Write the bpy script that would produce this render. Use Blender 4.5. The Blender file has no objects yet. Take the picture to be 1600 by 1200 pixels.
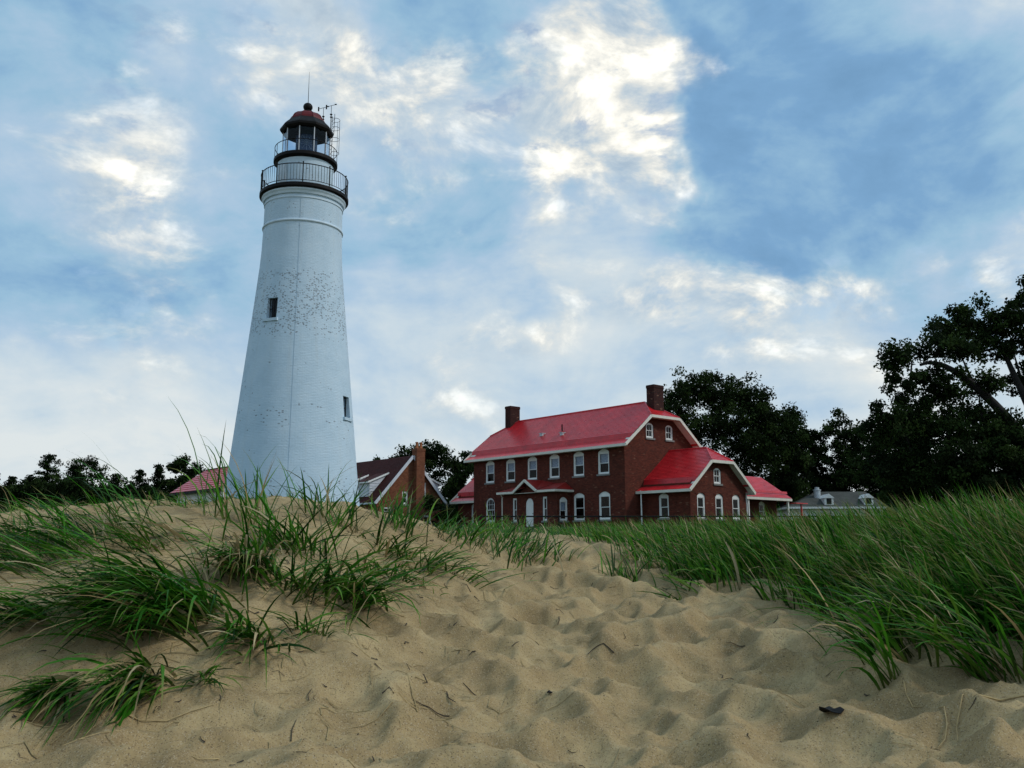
import bpy, bmesh, math, random
import numpy as np
from mathutils import Vector, Matrix
from mathutils.geometry import tessellate_polygon

scene = bpy.context.scene
R = math.radians
rng = np.random.default_rng(7)
random.seed(7)

# ------------------------------------------------------------------ camera
EYE = 0.9
cd = bpy.data.cameras.new('camera')
cam = bpy.data.objects.new('camera', cd)
scene.collection.objects.link(cam)
cam.location = (0, 0, EYE)
cam.rotation_euler = (R(90) + math.atan(250 / 1450), 0, 0)
cd.sensor_fit = 'HORIZONTAL'
cd.sensor_width = 36
cd.lens = 36 * 1450 / 1600
cd.clip_start = 0.05
cd.clip_end = 20000
scene.camera = cam

# ------------------------------------------------------------------ sun, sky, exposure
SUN_AZ, SUN_EL = R(101), R(41)
SD = Vector((math.sin(SUN_AZ) * math.cos(SUN_EL), math.cos(SUN_AZ) * math.cos(SUN_EL), math.sin(SUN_EL)))
sl = bpy.data.lights.new('sun', 'SUN')
sl.energy = 1.5
sl.angle = R(10)
sl.color = (1.0, 0.95, 0.88)
so = bpy.data.objects.new('sun', sl)
scene.collection.objects.link(so)
so.rotation_euler = (-SD).to_track_quat('-Z', 'Y').to_euler()
so.location = (0, 0, 60)

scene.view_settings.view_transform = 'Standard'
scene.view_settings.look = 'None'
scene.view_settings.gamma = 1
scene.view_settings.exposure = 0.15
scene.view_settings.use_curve_mapping = False


class NT:
    """small helper to write node trees"""
    def __init__(self, tree):
        self.t = tree
        tree.nodes.clear()

    def n(self, kind, **kw):
        nd = self.t.nodes.new(kind)
        for k, v in kw.items():
            if k == 'inp':
                for i, val in v.items():
                    s = nd.inputs[i]
                    if hasattr(val, 'is_linked'):
                        self.t.links.new(val, s)
                    else:
                        s.default_value = val
            else:
                setattr(nd, k, v)
        return nd

    def math(self, op, a, b=0.0, c=0.0, clamp=False):
        nd = self.n('ShaderNodeMath', operation=op, use_clamp=clamp, inp={0: a, 1: b, 2: c})
        return nd.outputs[0]

    def vmath(self, op, a, b=(0, 0, 0)):
        nd = self.n('ShaderNodeVectorMath', operation=op, inp={0: a, 1: b})
        return nd.outputs['Value'] if op in ('DOT_PRODUCT', 'LENGTH') else nd.outputs[0]

    def noise(self, vec, scale, detail=5, rough=0.55, dist=0.0):
        nd = self.n('ShaderNodeTexNoise', inp={'Vector': vec, 'Scale': scale, 'Detail': detail,
                                               'Roughness': rough, 'Distortion': dist})
        return nd.outputs[0], nd.outputs[1]

    def ramp(self, fac, stops, interp='LINEAR'):
        nd = self.n('ShaderNodeValToRGB', inp={0: fac})
        cr = nd.color_ramp
        cr.interpolation = interp
        while len(cr.elements) < len(stops):
            cr.elements.new(0.5)
        for e, (p, c) in zip(cr.elements, stops):
            e.position = p
            e.color = c if len(c) == 4 else (*c, 1)
        return nd.outputs[0]

    def maprange(self, v, a, b, c=0.0, d=1.0, smooth=False):
        nd = self.n('ShaderNodeMapRange', interpolation_type='SMOOTHSTEP' if smooth else 'LINEAR',
                    inp={0: v, 1: a, 2: b, 3: c, 4: d})
        return nd.outputs[0]

    def mix(self, fac, a, b, mode='MIX'):
        nd = self.n('ShaderNodeMix', data_type='RGBA', blend_type=mode)
        for i, val in ((0, fac), (6, a), (7, b)):
            s = nd.inputs[i]
            if hasattr(val, 'is_linked'):
                self.t.links.new(val, s)
            else:
                s.default_value = val if not (i and len(val) == 3) else (*val, 1)
        return nd.outputs[2]

    def link(self, a, b):
        self.t.links.new(a, b)


def srgb(r, g, b):
    f = lambda c: (c / 255 / 12.92) if c / 255 <= 0.04045 else ((c / 255 + 0.055) / 1.055) ** 2.4
    return (f(r), f(g), f(b))


world = bpy.data.worlds.new('World')
scene.world = world
world.use_nodes = True
W = NT(world.node_tree)
SKY_STRENGTH = 0.1
tc = W.n('ShaderNodeTexCoord')
dirv = W.vmath('NORMALIZE', tc.outputs['Generated'])
sky = W.n('ShaderNodeTexSky', sky_type='NISHITA', sun_disc=False, sun_elevation=SUN_EL,
          sun_rotation=SUN_AZ, air_density=1.3, dust_density=1.6, ozone_density=1.2)
sep = W.n('ShaderNodeSeparateXYZ', inp={0: dirv})
elev = W.math('MAXIMUM', sep.outputs[2], 0.0)
# clouds lie in flat layers: stretch the look-up sideways
sv = W.vmath('MULTIPLY', dirv, (1.0, 1.0, 1.75))
# warped direction, so that every cloud bank gets a torn outline
w1 = W.noise(dirv, 6.0, 5, 0.55)[1]
w1 = W.vmath('SUBTRACT', w1, (0.5, 0.5, 0.5))
w1 = W.n('ShaderNodeVectorMath', operation='SCALE', inp={0: w1, 3: 0.26}).outputs[0]
wd = W.vmath('NORMALIZE', W.vmath('ADD', dirv, w1))


def banks(lst):
    f_ = None
    for dv, size, wt in lst:
        v = Vector(dv).normalized()
        dist = W.vmath('LENGTH', W.vmath('SUBTRACT', wd, tuple(v)))
        g_ = W.math('MULTIPLY', W.maprange(dist, 0.0, size * 1.8, 1.0, 0.0, True), wt)
        f_ = g_ if f_ is None else W.math('ADD', f_, g_)
    return f_


# cloud banks of this sky: (direction, angular size, weight)
LIT = banks([
    ((0.105, 0.881, 0.463), 0.085, 0.62), ((0.02, 0.896, 0.443), 0.09, 0.42), ((0.095, 0.912, 0.400), 0.060, 0.55),
    ((0.140, 0.860, 0.495), 0.055, 0.45), ((-0.167, 0.864, 0.475), 0.065, 0.36), ((-0.100, 0.885, 0.453), 0.09, 0.27),
    ((-0.20, 0.84, 0.505), 0.05, 0.30), ((-0.36, 0.822, 0.446), 0.10, 0.32), ((-0.41, 0.85, 0.328), 0.09, 0.28),
    ((-0.165, 0.90, 0.385), 0.03, 0.35), ((0.03, 0.966, 0.262), 0.055, 0.28), ((0.12, 0.962, 0.252), 0.05, 0.30),
    ((0.20, 0.943, 0.262), 0.07, 0.50), ((0.29, 0.930, 0.235), 0.07, 0.54), ((0.37, 0.904, 0.218), 0.06, 0.50),
    ((0.465, 0.838, 0.292), 0.035, 0.42), ((0.455, 0.857, 0.247), 0.045, 0.40), ((0.439, 0.771, 0.461), 0.07, 0.30),
    ((-0.36, 0.905, 0.222), 0.12, 0.30), ((-0.10, 0.965, 0.21), 0.08, 0.18), ((-0.02, 0.985, 0.165), 0.08, 0.16),
])
DRK = banks([
    ((0.33, 0.860, 0.395), 0.17, 0.42), ((0.23, 0.905, 0.357), 0.10, 0.34), ((0.38, 0.882, 0.285), 0.10, 0.46),
    ((0.25, 0.922, 0.300), 0.07, 0.40), ((-0.034, 0.935, 0.345), 0.06, 0.34), ((-0.452, 0.855, 0.263), 0.08, 0.36),
    ((-0.34, 0.897, 0.283), 0.07, 0.36), ((-0.43, 0.775, 0.464), 0.10, 0.30), ((-0.051, 0.85, 0.525), 0.08, 0.42),
    ((-0.24, 0.905, 0.345), 0.08, 0.22), ((0.215, 0.846, 0.493), 0.07, 0.36), ((0.055, 0.875, 0.480), 0.022, 0.5),
])
# 1. the even, thin layer: blue showing through grey
soft = W.noise(sv, 3.2, 7, 0.55, 0.4)[0]
fine = W.noise(sv, 11.0, 8, 0.6, 0.3)[0]
tone = W.math('MULTIPLY_ADD', W.math('SUBTRACT', soft, 0.5), 0.75, 0.56)
tone = W.math('MULTIPLY_ADD', W.math('SUBTRACT', fine, 0.5), 0.42, tone)
DRK = W.math('MINIMUM', DRK, 0.5)
tone = W.math('SUBTRACT', tone, W.math('MULTIPLY', DRK, 0.62))
tone = W.math('MULTIPLY_ADD', LIT, 0.40, tone)
rl = W.math('SUBTRACT', W.noise(sv, 4.2, 8, 0.56, 0.4)[0], W.noise(W.vmath('ADD', sv, (0.02, 0.0, 0.045)), 4.2, 8, 0.56, 0.4)[0])
tone = W.math('MULTIPLY_ADD', rl, 0.9, tone)
tone = W.math('MULTIPLY_ADD', W.maprange(elev, 0.02, 0.32, 1.0, 0.0, True), 0.36, tone)
kc = srgb
layer = W.ramp(tone, [(0.02, kc(102, 142, 178)), (0.28, kc(118, 159, 196)), (0.46, kc(146, 182, 207)),
                      (0.62, kc(166, 191, 213)), (0.80, kc(192, 207, 217)), (1.0, kc(212, 219, 221))])
# 2. sunlit broken cloud over it, with light from above and to the right on its lumps
cs = W.noise(sv, 7.0, 10, 0.60, 0.3)[0]
cs2 = W.noise(W.vmath('ADD', sv, (0.015, 0.0, 0.028)), 7.0, 10, 0.60, 0.3)[0]
relief = W.math('SUBTRACT', cs, cs2)
fl_ = W.noise(sv, 34.0, 7, 0.62)[0]
cov = W.math('MULTIPLY_ADD', W.math('SUBTRACT', cs, 0.5), 1.5, W.math('SUBTRACT', LIT, W.math('MULTIPLY', DRK, 0.5)))
cov = W.math('MULTIPLY_ADD', W.math('SUBTRACT', fl_, 0.5), 0.22, cov)
alpha = W.maprange(cov, 0.08, 0.72, 0.0, 0.95, True)
bri = W.math('MULTIPLY_ADD', relief, 3.4, 0.34)
bri = W.math('MULTIPLY_ADD', cov, 0.42, bri)
puff = W.ramp(bri, [(0.0, kc(150, 172, 192)), (0.35, kc(186, 199, 208)), (0.6, kc(220, 221, 216)), (0.80, kc(247, 244, 233)), (1.0, (1.12, 1.10, 1.02))])
cloudc = W.mix(alpha, layer, puff)
cloudc = W.n('ShaderNodeVectorMath', operation='SCALE', inp={0: cloudc, 3: 1.0 / SKY_STRENGTH}).outputs[0]
# 3. clear gaps in the broken cloud: the sky texture shows
gapn = W.noise(sv, 17.0, 6, 0.6, 0.3)[0]
gap = W.math('MULTIPLY', W.maprange(gapn, 0.55, 0.66, 0.0, 0.55), W.maprange(LIT, 0.15, 0.45, 0.0, 1.0))
gap = W.math('MULTIPLY', gap, W.math('SUBTRACT', 1.0, W.maprange(bri, 0.55, 0.8, 0.0, 1.0)))
col = W.mix(W.math('SUBTRACT', 0.97, gap), W.n('ShaderNodeVectorMath', operation='SCALE', inp={0: sky.outputs[0], 3: 1.5}).outputs[0], cloudc)
bg = W.n('ShaderNodeBackground', inp={0: col, 1: SKY_STRENGTH})
wo = W.n('ShaderNodeOutputWorld', inp={0: bg.outputs[0]})
world.cycles.sampling_method = 'MANUAL'
world.cycles.sample_map_resolution = 512

# ------------------------------------------------------------------ mesh helpers
COL = scene.collection


class MB:
    """collects faces; build() links them as ONE mesh object"""
    def __init__(self):
        self.v, self.f = [], []

    def add(self, vs, fs):
        o = len(self.v)
        self.v.extend([tuple(map(float, p)) for p in vs])
        self.f.extend([tuple(i + o for i in q) for q in fs])
        return self

    def box(self, x0, x1, y0, y1, z0, z1):
        return self.add([(x0, y0, z0), (x1, y0, z0), (x1, y1, z0), (x0, y1, z0),
                         (x0, y0, z1), (x1, y0, z1), (x1, y1, z1), (x0, y1, z1)],
                        [(0, 3, 2, 1), (4, 5, 6, 7), (0, 1, 5, 4), (1, 2, 6, 5), (2, 3, 7, 6), (3, 0, 4, 7)])

    def bar(self, a, b, w, h):
        """box beam from a to b, w wide sideways, h high"""
        a, b = Vector(a), Vector(b)
        d = (b - a).normalized()
        s = d.cross(Vector((0, 0, 1)))
        s = s.normalized() if s.length > 1e-4 else Vector((1, 0, 0))
        u = s.cross(d).normalized()
        vs = []
        for p in (a, b):
            for (i, j) in ((-1, -1), (1, -1), (1, 1), (-1, 1)):
                vs.append(p + s * (i * w / 2) + u * (j * h / 2))
        return self.add(vs, [(0, 1, 2, 3), (7, 6, 5, 4), (0, 4, 5, 1), (1, 5, 6, 2), (2, 6, 7, 3), (3, 7, 4, 0)])

    def tube(self, pts, r, n=6, caps=True):
        pts = [Vector(p) for p in pts]
        rs = r if isinstance(r, (list, tuple)) else [r] * len(pts)
        vs, fs = [], []
        ref = None
        for i, p in enumerate(pts):
            d = (pts[min(i + 1, len(pts) - 1)] - pts[max(i - 1, 0)])
            d = d.normalized() if d.length > 1e-6 else Vector((0, 0, 1))
            if ref is None:
                ref = d.cross(Vector((0.3, 0.9, 0.2)))
                if ref.length < 0.05:
                    ref = d.cross(Vector((1, 0, 0)))
            s = (ref - d * ref.dot(d)).normalized()
            ref = s
            t = d.cross(s)
            for k in range(n):
                a = 2 * math.pi * k / n
                vs.append(p + (s * math.cos(a) + t * math.sin(a)) * rs[i])
        for i in range(len(pts) - 1):
            for k in range(n):
                k2 = (k + 1) % n
                fs.append((i * n + k, i * n + k2, (i + 1) * n + k2, (i + 1) * n + k))
        if caps:
            fs.append(tuple(range(n - 1, -1, -1)))
            fs.append(tuple(range((len(pts) - 1) * n, len(pts) * n)))
        return self.add(vs, fs)

    def lathe(self, prof, n=48, a0=0.0, cap0=False, cap1=False):
        vs, fs = [], []
        for r, z in prof:
            for k in range(n):
                a = a0 + 2 * math.pi * k / n
                vs.append((r * math.cos(a), r * math.sin(a), z))
        for i in range(len(prof) - 1):
            for k in range(n):
                k2 = (k + 1) % n
                fs.append((i * n + k, i * n + k2, (i + 1) * n + k2, (i + 1) * n + k))
        if cap0:
            fs.append(tuple(range(n - 1, -1, -1)))
        if cap1:
            fs.append(tuple(range((len(prof) - 1) * n, len(prof) * n)))
        return self.add(vs, fs)

    def holed(self, loops, M=None, flip=False):
        """flat polygon (2D outline first, then 2D holes) placed by M(u, v) -> point"""
        pts = [[Vector((p[0], p[1], 0)) for p in lp] for lp in loops]
        tri = tessellate_polygon(pts)
        flat = [p for lp in loops for p in lp]
        vs = [M(p[0], p[1]) for p in flat]
        want = None
        fs = []
        for t in tri:
            a, b, c = (flat[i] for i in t)
            ar = (b[0] - a[0]) * (c[1] - a[1]) - (b[1] - a[1]) * (c[0] - a[0])
            if abs(ar) < 1e-9:
                continue
            t = t if ar > 0 else t[::-1]
            fs.append(t[::-1] if flip else tuple(t))
        return self.add(vs, fs)

    def ring(self, outer, M, d0, d1):
        """closed 2D loop swept from depth d0 to d1 by M(u, v, d): the reveal of an opening or an edge"""
        n = len(outer)
        vs = [M(p[0], p[1], d0) for p in outer] + [M(p[0], p[1], d1) for p in outer]
        return self.add(vs, [(i, (i + 1) % n, n + (i + 1) % n, n + i) for i in range(n)])

    def mesh(self, name, mat=None, smooth=False, uv=True):
        me = bpy.data.meshes.new(name)
        me.from_pydata(self.v, [], self.f)
        if smooth:
            me.polygons.foreach_set('use_smooth', [True] * len(me.polygons))
        if uv and len(me.polygons):
            ul = me.uv_layers.new(name='UVMap')
            nl = len(me.loops)
            co = np.zeros(len(me.vertices) * 3)
            me.vertices.foreach_get('co', co)
            co = co.reshape(-1, 3)
            li = np.zeros(nl, int)
            me.loops.foreach_get('vertex_index', li)
            nr = np.zeros(len(me.polygons) * 3)
            me.polygons.foreach_get('normal', nr)
            nr = nr.reshape(-1, 3)
            lt = np.zeros(len(me.polygons), int)
            me.polygons.foreach_get('loop_total', lt)
            ln = np.repeat(nr, lt, axis=0)
            tz = np.stack([-ln[:, 1], ln[:, 0], np.zeros(nl)], 1)
            L = np.linalg.norm(tz, axis=1, keepdims=True)
            tz = np.where(L > 1e-3, tz / np.maximum(L, 1e-6), np.array([[1.0, 0, 0]]))
            bt = np.cross(ln, tz)
            P = co[li]
            uvs = np.stack([(P * tz).sum(1), (P * bt).sum(1)], 1)
            ul.data.foreach_set('uv', uvs.ravel())
        if mat:
            me.materials.append(mat)
        me.update()
        return me

    def build(self, name, mat=None, parent=None, smooth=False, loc=None, rz=0.0):
        return link(name, self.mesh(name, mat, smooth), parent, loc, rz)


def link(name, data, parent=None, loc=None, rz=0.0):
    o = bpy.data.objects.new(name, data)
    COL.objects.link(o)
    o.parent = parent
    if loc is not None:
        o.location = loc
    if rz:
        o.rotation_euler = (0, 0, rz)
    return o


def tag(o, label=None, cat=None, group=None, kind=None):
    for k, v in (('label', label), ('category', cat), ('group', group), ('kind', kind)):
        if v:
            o[k] = v
    return o


def thing(name, label, cat, loc=(0, 0, 0), rz=0.0, group=None):
    return tag(link(name, None, None, loc, rz), label, cat, group)


def npmesh(name, verts, faces_flat, counts, mat, colors=None, smooth=False):
    """big mesh straight from numpy arrays; colors are per vertex"""
    me = bpy.data.meshes.new(name)
    me.vertices.add(len(verts))
    me.vertices.foreach_set('co', np.ascontiguousarray(verts, dtype=np.float32).ravel())
    me.loops.add(len(faces_flat))
    me.loops.foreach_set('vertex_index', np.ascontiguousarray(faces_flat, dtype=np.int32))
    me.polygons.add(len(counts))
    st = np.concatenate([[0], np.cumsum(counts)[:-1]])
    me.polygons.foreach_set('loop_start', st.astype(np.int32))
    me.polygons.foreach_set('loop_total', np.asarray(counts, dtype=np.int32))
    me.update(calc_edges=True)
    if smooth:
        me.polygons.foreach_set('use_smooth', np.ones(len(counts), dtype=bool))
    if colors is not None:
        at = me.color_attributes.new('tint', 'FLOAT_COLOR', 'POINT')
        cc = np.ones((len(verts), 4), dtype=np.float32)
        cc[:, :3] = colors
        at.data.foreach_set('color', cc.ravel())
    me.materials.append(mat)
    me.validate()
    return me


# ------------------------------------------------------------------ materials
def material(name):
    m = bpy.data.materials.new(name)
    m.use_nodes = True
    t = NT(m.node_tree)
    out = t.n('ShaderNodeOutputMaterial')
    b = t.n('ShaderNodeBsdfPrincipled')
    t.link(b.outputs[0], out.inputs[0])
    return m, t, b, out


def plain(name, rgb, rough=0.6, metal=0.0, var=0.15, scale=6.0, spec=0.4, bump=0.0):
    """paint or metal with uneven tone and gloss"""
    m, t, b, _ = material(name)
    tcn = t.n('ShaderNodeTexCoord').outputs['Object']
    n = t.noise(tcn, scale, 6, 0.65)[0]
    k = t.maprange(n, 0.3, 0.7, 1 - var, 1 + var)
    c = t.n('ShaderNodeVectorMath', operation='SCALE', inp={0: rgb, 3: k}).outputs[0]
    t.link(c, b.inputs['Base Color'])
    t.link(t.maprange(n, 0.3, 0.7, max(rough - 0.1, 0.03), min(rough + 0.12, 1)), b.inputs['Roughness'])
    b.inputs['Metallic'].default_value = metal
    b.inputs['Specular IOR Level'].default_value = spec
    if bump:
        bp = t.n('ShaderNodeBump', inp={'Strength': bump, 'Distance': 0.01, 'Height': t.noise(tcn, scale * 8, 4)[0]})
        t.link(bp.outputs[0], b.inputs['Normal'])
    return m


def brick_mat(name, c1, c2, mortar, bw=0.22, bh=0.075, pale=0.02):
    m, t, b, _ = material(name)
    uv = t.n('ShaderNodeUVMap', uv_map='UVMap').outputs[0]
    wob = t.noise(uv, 9.0, 3)[1]
    uv2 = t.vmath('ADD', uv, t.n('ShaderNodeVectorMath', operation='SCALE', inp={0: wob, 3: 0.012}).outputs[0])
    br = t.n('ShaderNodeTexBrick', offset=0.5, inp={'Vector': uv2, 'Color1': (*c1, 1), 'Color2': (*c2, 1),
             'Mortar': (*mortar, 1), 'Scale': 1.0, 'Mortar Size': 0.008, 'Mortar Smooth': 0.25, 'Bias': -0.1,
             'Brick Width': bw, 'Row Height': bh})
    # single odd bricks: pale and burnt ones
    vx = t.n('ShaderNodeTexVoronoi', feature='F1', inp={'Vector': t.vmath('DIVIDE', uv, (bw, bh, 1)), 'Scale': 1.0})
    odd = t.n('ShaderNodeSeparateColor', inp={0: vx.outputs['Color']})
    c = t.mix(t.maprange(odd.outputs[0], 1 - pale * 1.5, 1.0, 0, 0.55), br.outputs[0], (0.30, 0.17, 0.11))
    c = t.mix(t.maprange(odd.outputs[1], 0.72, 1.0, 0, 0.65), c, tuple(x * 0.4 for x in c1))
    blot = t.noise(uv, 0.7, 6, 0.65)[0]
    c = t.mix(t.maprange(blot, 0.35, 0.7, 0, 0.45), c, tuple(x * 0.5 for x in c2))
    t.link(c, b.inputs['Base Color'])
    b.inputs['Roughness'].default_value = 0.88
    b.inputs['Specular IOR Level'].default_value = 0.2
    h = t.math('SUBTRACT', 1.0, br.outputs['Fac'])
    h = t.math('MULTIPLY_ADD', odd.outputs[2], 0.35, h)
    bp = t.n('ShaderNodeBump', inp={'Strength': 0.7, 'Distance': 0.012, 'Height': h})
    t.link(bp.outputs[0], b.inputs['Normal'])
    return m


def roof_mat(name, c, rough=0.28, width=0.42, row=0.2, spec=0.5):
    m, t, b, _ = material(name)
    uv = t.n('ShaderNodeUVMap', uv_map='UVMap').outputs[0]
    br = t.n('ShaderNodeTexBrick', offset=0.5, inp={'Vector': uv, 'Color1': (1, 1, 1, 1), 'Color2': (0.86, 0.86, 0.86, 1),
             'Mortar': (0.45, 0.45, 0.45, 1), 'Scale': 1.0, 'Mortar Size': 0.006, 'Mortar Smooth': 0.4,
             'Brick Width': width, 'Row Height': row})
    n = t.noise(uv, 0.9, 6, 0.6)[0]
    k = t.maprange(n, 0.3, 0.7, 0.72, 1.15)
    cc = t.mix(1.0, br.outputs[0], (*c, 1), 'MULTIPLY')
    cc = t.n('ShaderNodeVectorMath', operation='SCALE', inp={0: cc, 3: k}).outputs[0]
    t.link(cc, b.inputs['Base Color'])
    t.link(t.maprange(t.noise(uv, 3.0, 4)[0], 0.3, 0.7, rough - 0.04, rough + 0.06), b.inputs['Roughness'])
    b.inputs['Specular IOR Level'].default_value = spec
    bp = t.n('ShaderNodeBump', inp={'Strength': 0.25, 'Distance': 0.01, 'Height': br.outputs[0]})
    t.link(bp.outputs[0], b.inputs['Normal'])
    return m


def glass_mat(name, tint=(0.75, 0.8, 0.85), ior=1.5):
    m = bpy.data.materials.new(name)
    m.use_nodes = True
    t = NT(m.node_tree)
    out = t.n('ShaderNodeOutputMaterial')
    lw = t.n('ShaderNodeLayerWeight', inp={'Blend': 0.5})
    fr = t.math('MULTIPLY_ADD', t.math('POWER', lw.outputs['Facing'], 5.0), 0.94, 0.014)
    tr = t.n('ShaderNodeBsdfTransparent', inp={0: (*tint, 1)})
    gl = t.n('ShaderNodeBsdfGlossy', inp={0: (1, 1, 1, 1), 'Roughness': 0.02})
    mx = t.n('ShaderNodeMixShader', inp={0: fr, 1: tr.outputs[0], 2: gl.outputs[0]})
    t.link(mx.outputs[0], out.inputs[0])
    return m


def leaf_mat(name, sheen=0.3, rough=0.55):
    """blades and leaves: colour from each leaf's own tint, some light passing through"""
    m = bpy.data.materials.new(name)
    m.use_nodes = True
    t = NT(m.node_tree)
    out = t.n('ShaderNodeOutputMaterial')
    at = t.n('ShaderNodeAttribute', attribute_name='tint')
    b = t.n('ShaderNodeBsdfPrincipled', inp={'Base Color': at.outputs[0], 'Roughness': rough, 'Specular IOR Level': sheen})
    tl = t.n('ShaderNodeBsdfTranslucent', inp={0: at.outputs[0]})
    mx = t.n('ShaderNodeMixShader', inp={0: 0.3, 1: b.outputs[0], 2: tl.outputs[0]})
    t.link(mx.outputs[0], out.inputs[0])
    return m


M = {}
M['white'] = plain('white_paint', (0.74, 0.75, 0.73), 0.55, var=0.08, scale=3)
M['cream'] = plain('cream_trim', (0.66, 0.64, 0.56), 0.6, var=0.10, scale=3)
M['black'] = plain('black_iron', (0.008, 0.007, 0.007), 0.6, var=0.3, spec=0.15)
M['red_dome'] = plain('red_dome_paint', (0.105, 0.008, 0.010), 0.5, var=0.25, spec=0.2)
M['brick'] = brick_mat('red_brick', (0.150, 0.031, 0.017), (0.075, 0.017, 0.011), (0.075, 0.042, 0.030))
M['sooty_brick'] = brick_mat('sooty_brick', (0.065, 0.018, 0.013), (0.030, 0.011, 0.010), (0.03, 0.022, 0.02))
M['brick_orange'] = brick_mat('orange_brick', (0.25, 0.085, 0.038), (0.16, 0.050, 0.024), (0.16, 0.11, 0.08))
M['red_roof'] = roof_mat('red_metal_shingle', (0.62, 0.020, 0.028), 0.30, spec=0.5)
M['brown_roof'] = roof_mat('dark_red_shingle', (0.060, 0.012, 0.010), 0.75, 0.3, 0.16, 0.15)
M['grey_roof'] = roof_mat('grey_shingle', (0.10, 0.105, 0.095), 0.85, 0.3, 0.16, 0.15)
M['glass'] = glass_mat('window_glass')
M['lantern_glass'] = glass_mat('lantern_glass', (0.70, 0.80, 0.90))
M['curtain'] = plain('curtain_cloth', (0.40, 0.43, 0.50), 0.9, var=0.35, scale=9)
M['dark_room'] = plain('dark_room', (0.010, 0.010, 0.012), 0.9)
M['tower_trim'] = plain('tower_trim_paint', (0.54, 0.655, 0.745), 0.7, var=0.1, scale=2)
M['stone'] = plain('sill_stone', (0.20, 0.20, 0.19), 0.85, var=0.2)
M['siding'] = plain('pale_siding', (0.55, 0.58, 0.63), 0.7, var=0.1)
M['galv'] = plain('galvanised_metal', (0.42, 0.46, 0.48), 0.45, 0.6, var=0.2)
M['leaf'] = leaf_mat('tree_leaf', 0.06, 0.75)
M['blade'] = leaf_mat('grass_blade', 0.14, 0.5)
M['bark'] = plain('bark', (0.012, 0.010, 0.009), 0.95, var=0.4, scale=5, bump=0.8)
M['straw'] = plain('dry_straw', (0.36, 0.27, 0.13), 0.85, var=0.3, scale=20)
M['twig'] = plain('dark_twig', (0.045, 0.034, 0.025), 0.9, var=0.4, scale=20)
M['terracotta'] = plain('terracotta', (0.30, 0.11, 0.045), 0.85, var=0.2)

# ------------------------------------------------------------------ terrain
def hash2(ix, iy, s=0):
    h = (ix.astype(np.int64) * 374761393 + iy.astype(np.int64) * 668265263 + s * 1442695041) & 0xFFFFFFFF
    h = ((h ^ (h >> 13)) * 1274126177) & 0xFFFFFFFF
    h = h ^ (h >> 16)
    return (h & 0xFFFFFF) / float(0xFFFFFF)


def vnoise(x, y, s=0):
    ix, iy = np.floor(x), np.floor(y)
    fx, fy = x - ix, y - iy
    fx = fx * fx * fx * (fx * (fx * 6 - 15) + 10)
    fy = fy * fy * fy * (fy * (fy * 6 - 15) + 10)
    a, b = hash2(ix, iy, s), hash2(ix + 1, iy, s)
    c, d = hash2(ix, iy + 1, s), hash2(ix + 1, iy + 1, s)
    return (a * (1 - fx) + b * fx) * (1 - fy) + (c * (1 - fx) + d * fx) * fy - 0.5


def fbm(x, y, octv=4, s=0):
    r, a = 0, 1.0
    for i in range(octv):
        r = r + a * vnoise(x, y, s + i * 17)
        x, y, a = x * 2.03 + 3.1, y * 2.03 - 1.7, a * 0.5
    return r


def sstep(a, b, v):
    t = np.clip((v - a) / (b - a), 0, 1)
    return t * t * (3 - 2 * t)


# heights surveyed on the dune: (x, y, z)
SURVEY = np.array([
    (-1.93, 3.7, 0.07),
    (-1.01, 3.85, 0.03),
    (0.0, 4.1, -0.02),
    (1.05, 4.0, -0.0),
    (1.88, 3.6, 0.09),
    (-2.14, 4.08, 0.11),
    (-1.62, 4.12, 0.1),
    (-1.07, 4.3, 0.06),
    (0.0, 5.1, 0.07),
    (1.32, 5.0, 0.09),
    (2.27, 4.3, 0.2),
    (-2.54, 4.75, 0.43),
    (-1.76, 4.8, 0.43),
    (-1.19, 5.1, 0.36),
    (-0.71, 5.9, 0.32),
    (0.44, 6.6, 0.25),
    (1.68, 6.3, 0.28),
    (2.53, 5.4, 0.37),
    (-3.08, 5.7, 0.71),
    (-1.93, 5.7, 0.71),
    (-1.26, 6.2, 0.69),
    (-0.79, 7.3, 0.66),
    (-0.23, 8.6, 0.61),
    (0.96, 9.5, 0.58),
    (2.3, 8.5, 0.62),
    (3.29, 7.5, 0.65),
    (3.78, 7.0, 0.67),
    (-3.82, 7.0, 1.02),
    (-3.29, 7.4, 1.15),
    (-2.86, 7.6, 1.17),
    (-2.24, 7.8, 1.18),
    (-1.66, 8.1, 1.18),
    (-1.19, 8.7, 1.15),
    (-0.8, 9.8, 1.08),
    (-0.16, 12.0, 0.96),
    (0.79, 14.5, 1.02),
    (1.63, 15.0, 0.9),
    (3.26, 12.0, 0.86),
    (4.75, 10.0, 0.87),
    (5.5, 9.0, 0.84),
    (-12, 14, 1.0), (-6, 12, 1.05), (-3, 11.5, 1.08), (-7.5, 9, 1.0), (-12, 7, 0.9), (0, 19, 1.1), (5, 17, 1.0),
    (10, 14, 1.0), (12, 9, 0.95), (8, 6, 0.75), (-7, 5, 0.55), (10, 3, 0.45), (-6, 2.5, 0.15), (6, 1.5, 0.1),
    (0, 0, -0.1), (0, -4, -0.3), (-10, -4, -0.4), (10, -4, -0.4), (-10, 22, 1.2), (0, 26, 1.25), (12, 24, 1.2),
    (25, 25, 1.3), (-25, 25, 1.3), (25, 5, 0.9), (-25, 5, 0.8)])


def tps_kernel(r2):
    return np.where(r2 > 1e-12, 0.5 * r2 * np.log(np.maximum(r2, 1e-12)), 0)


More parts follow.
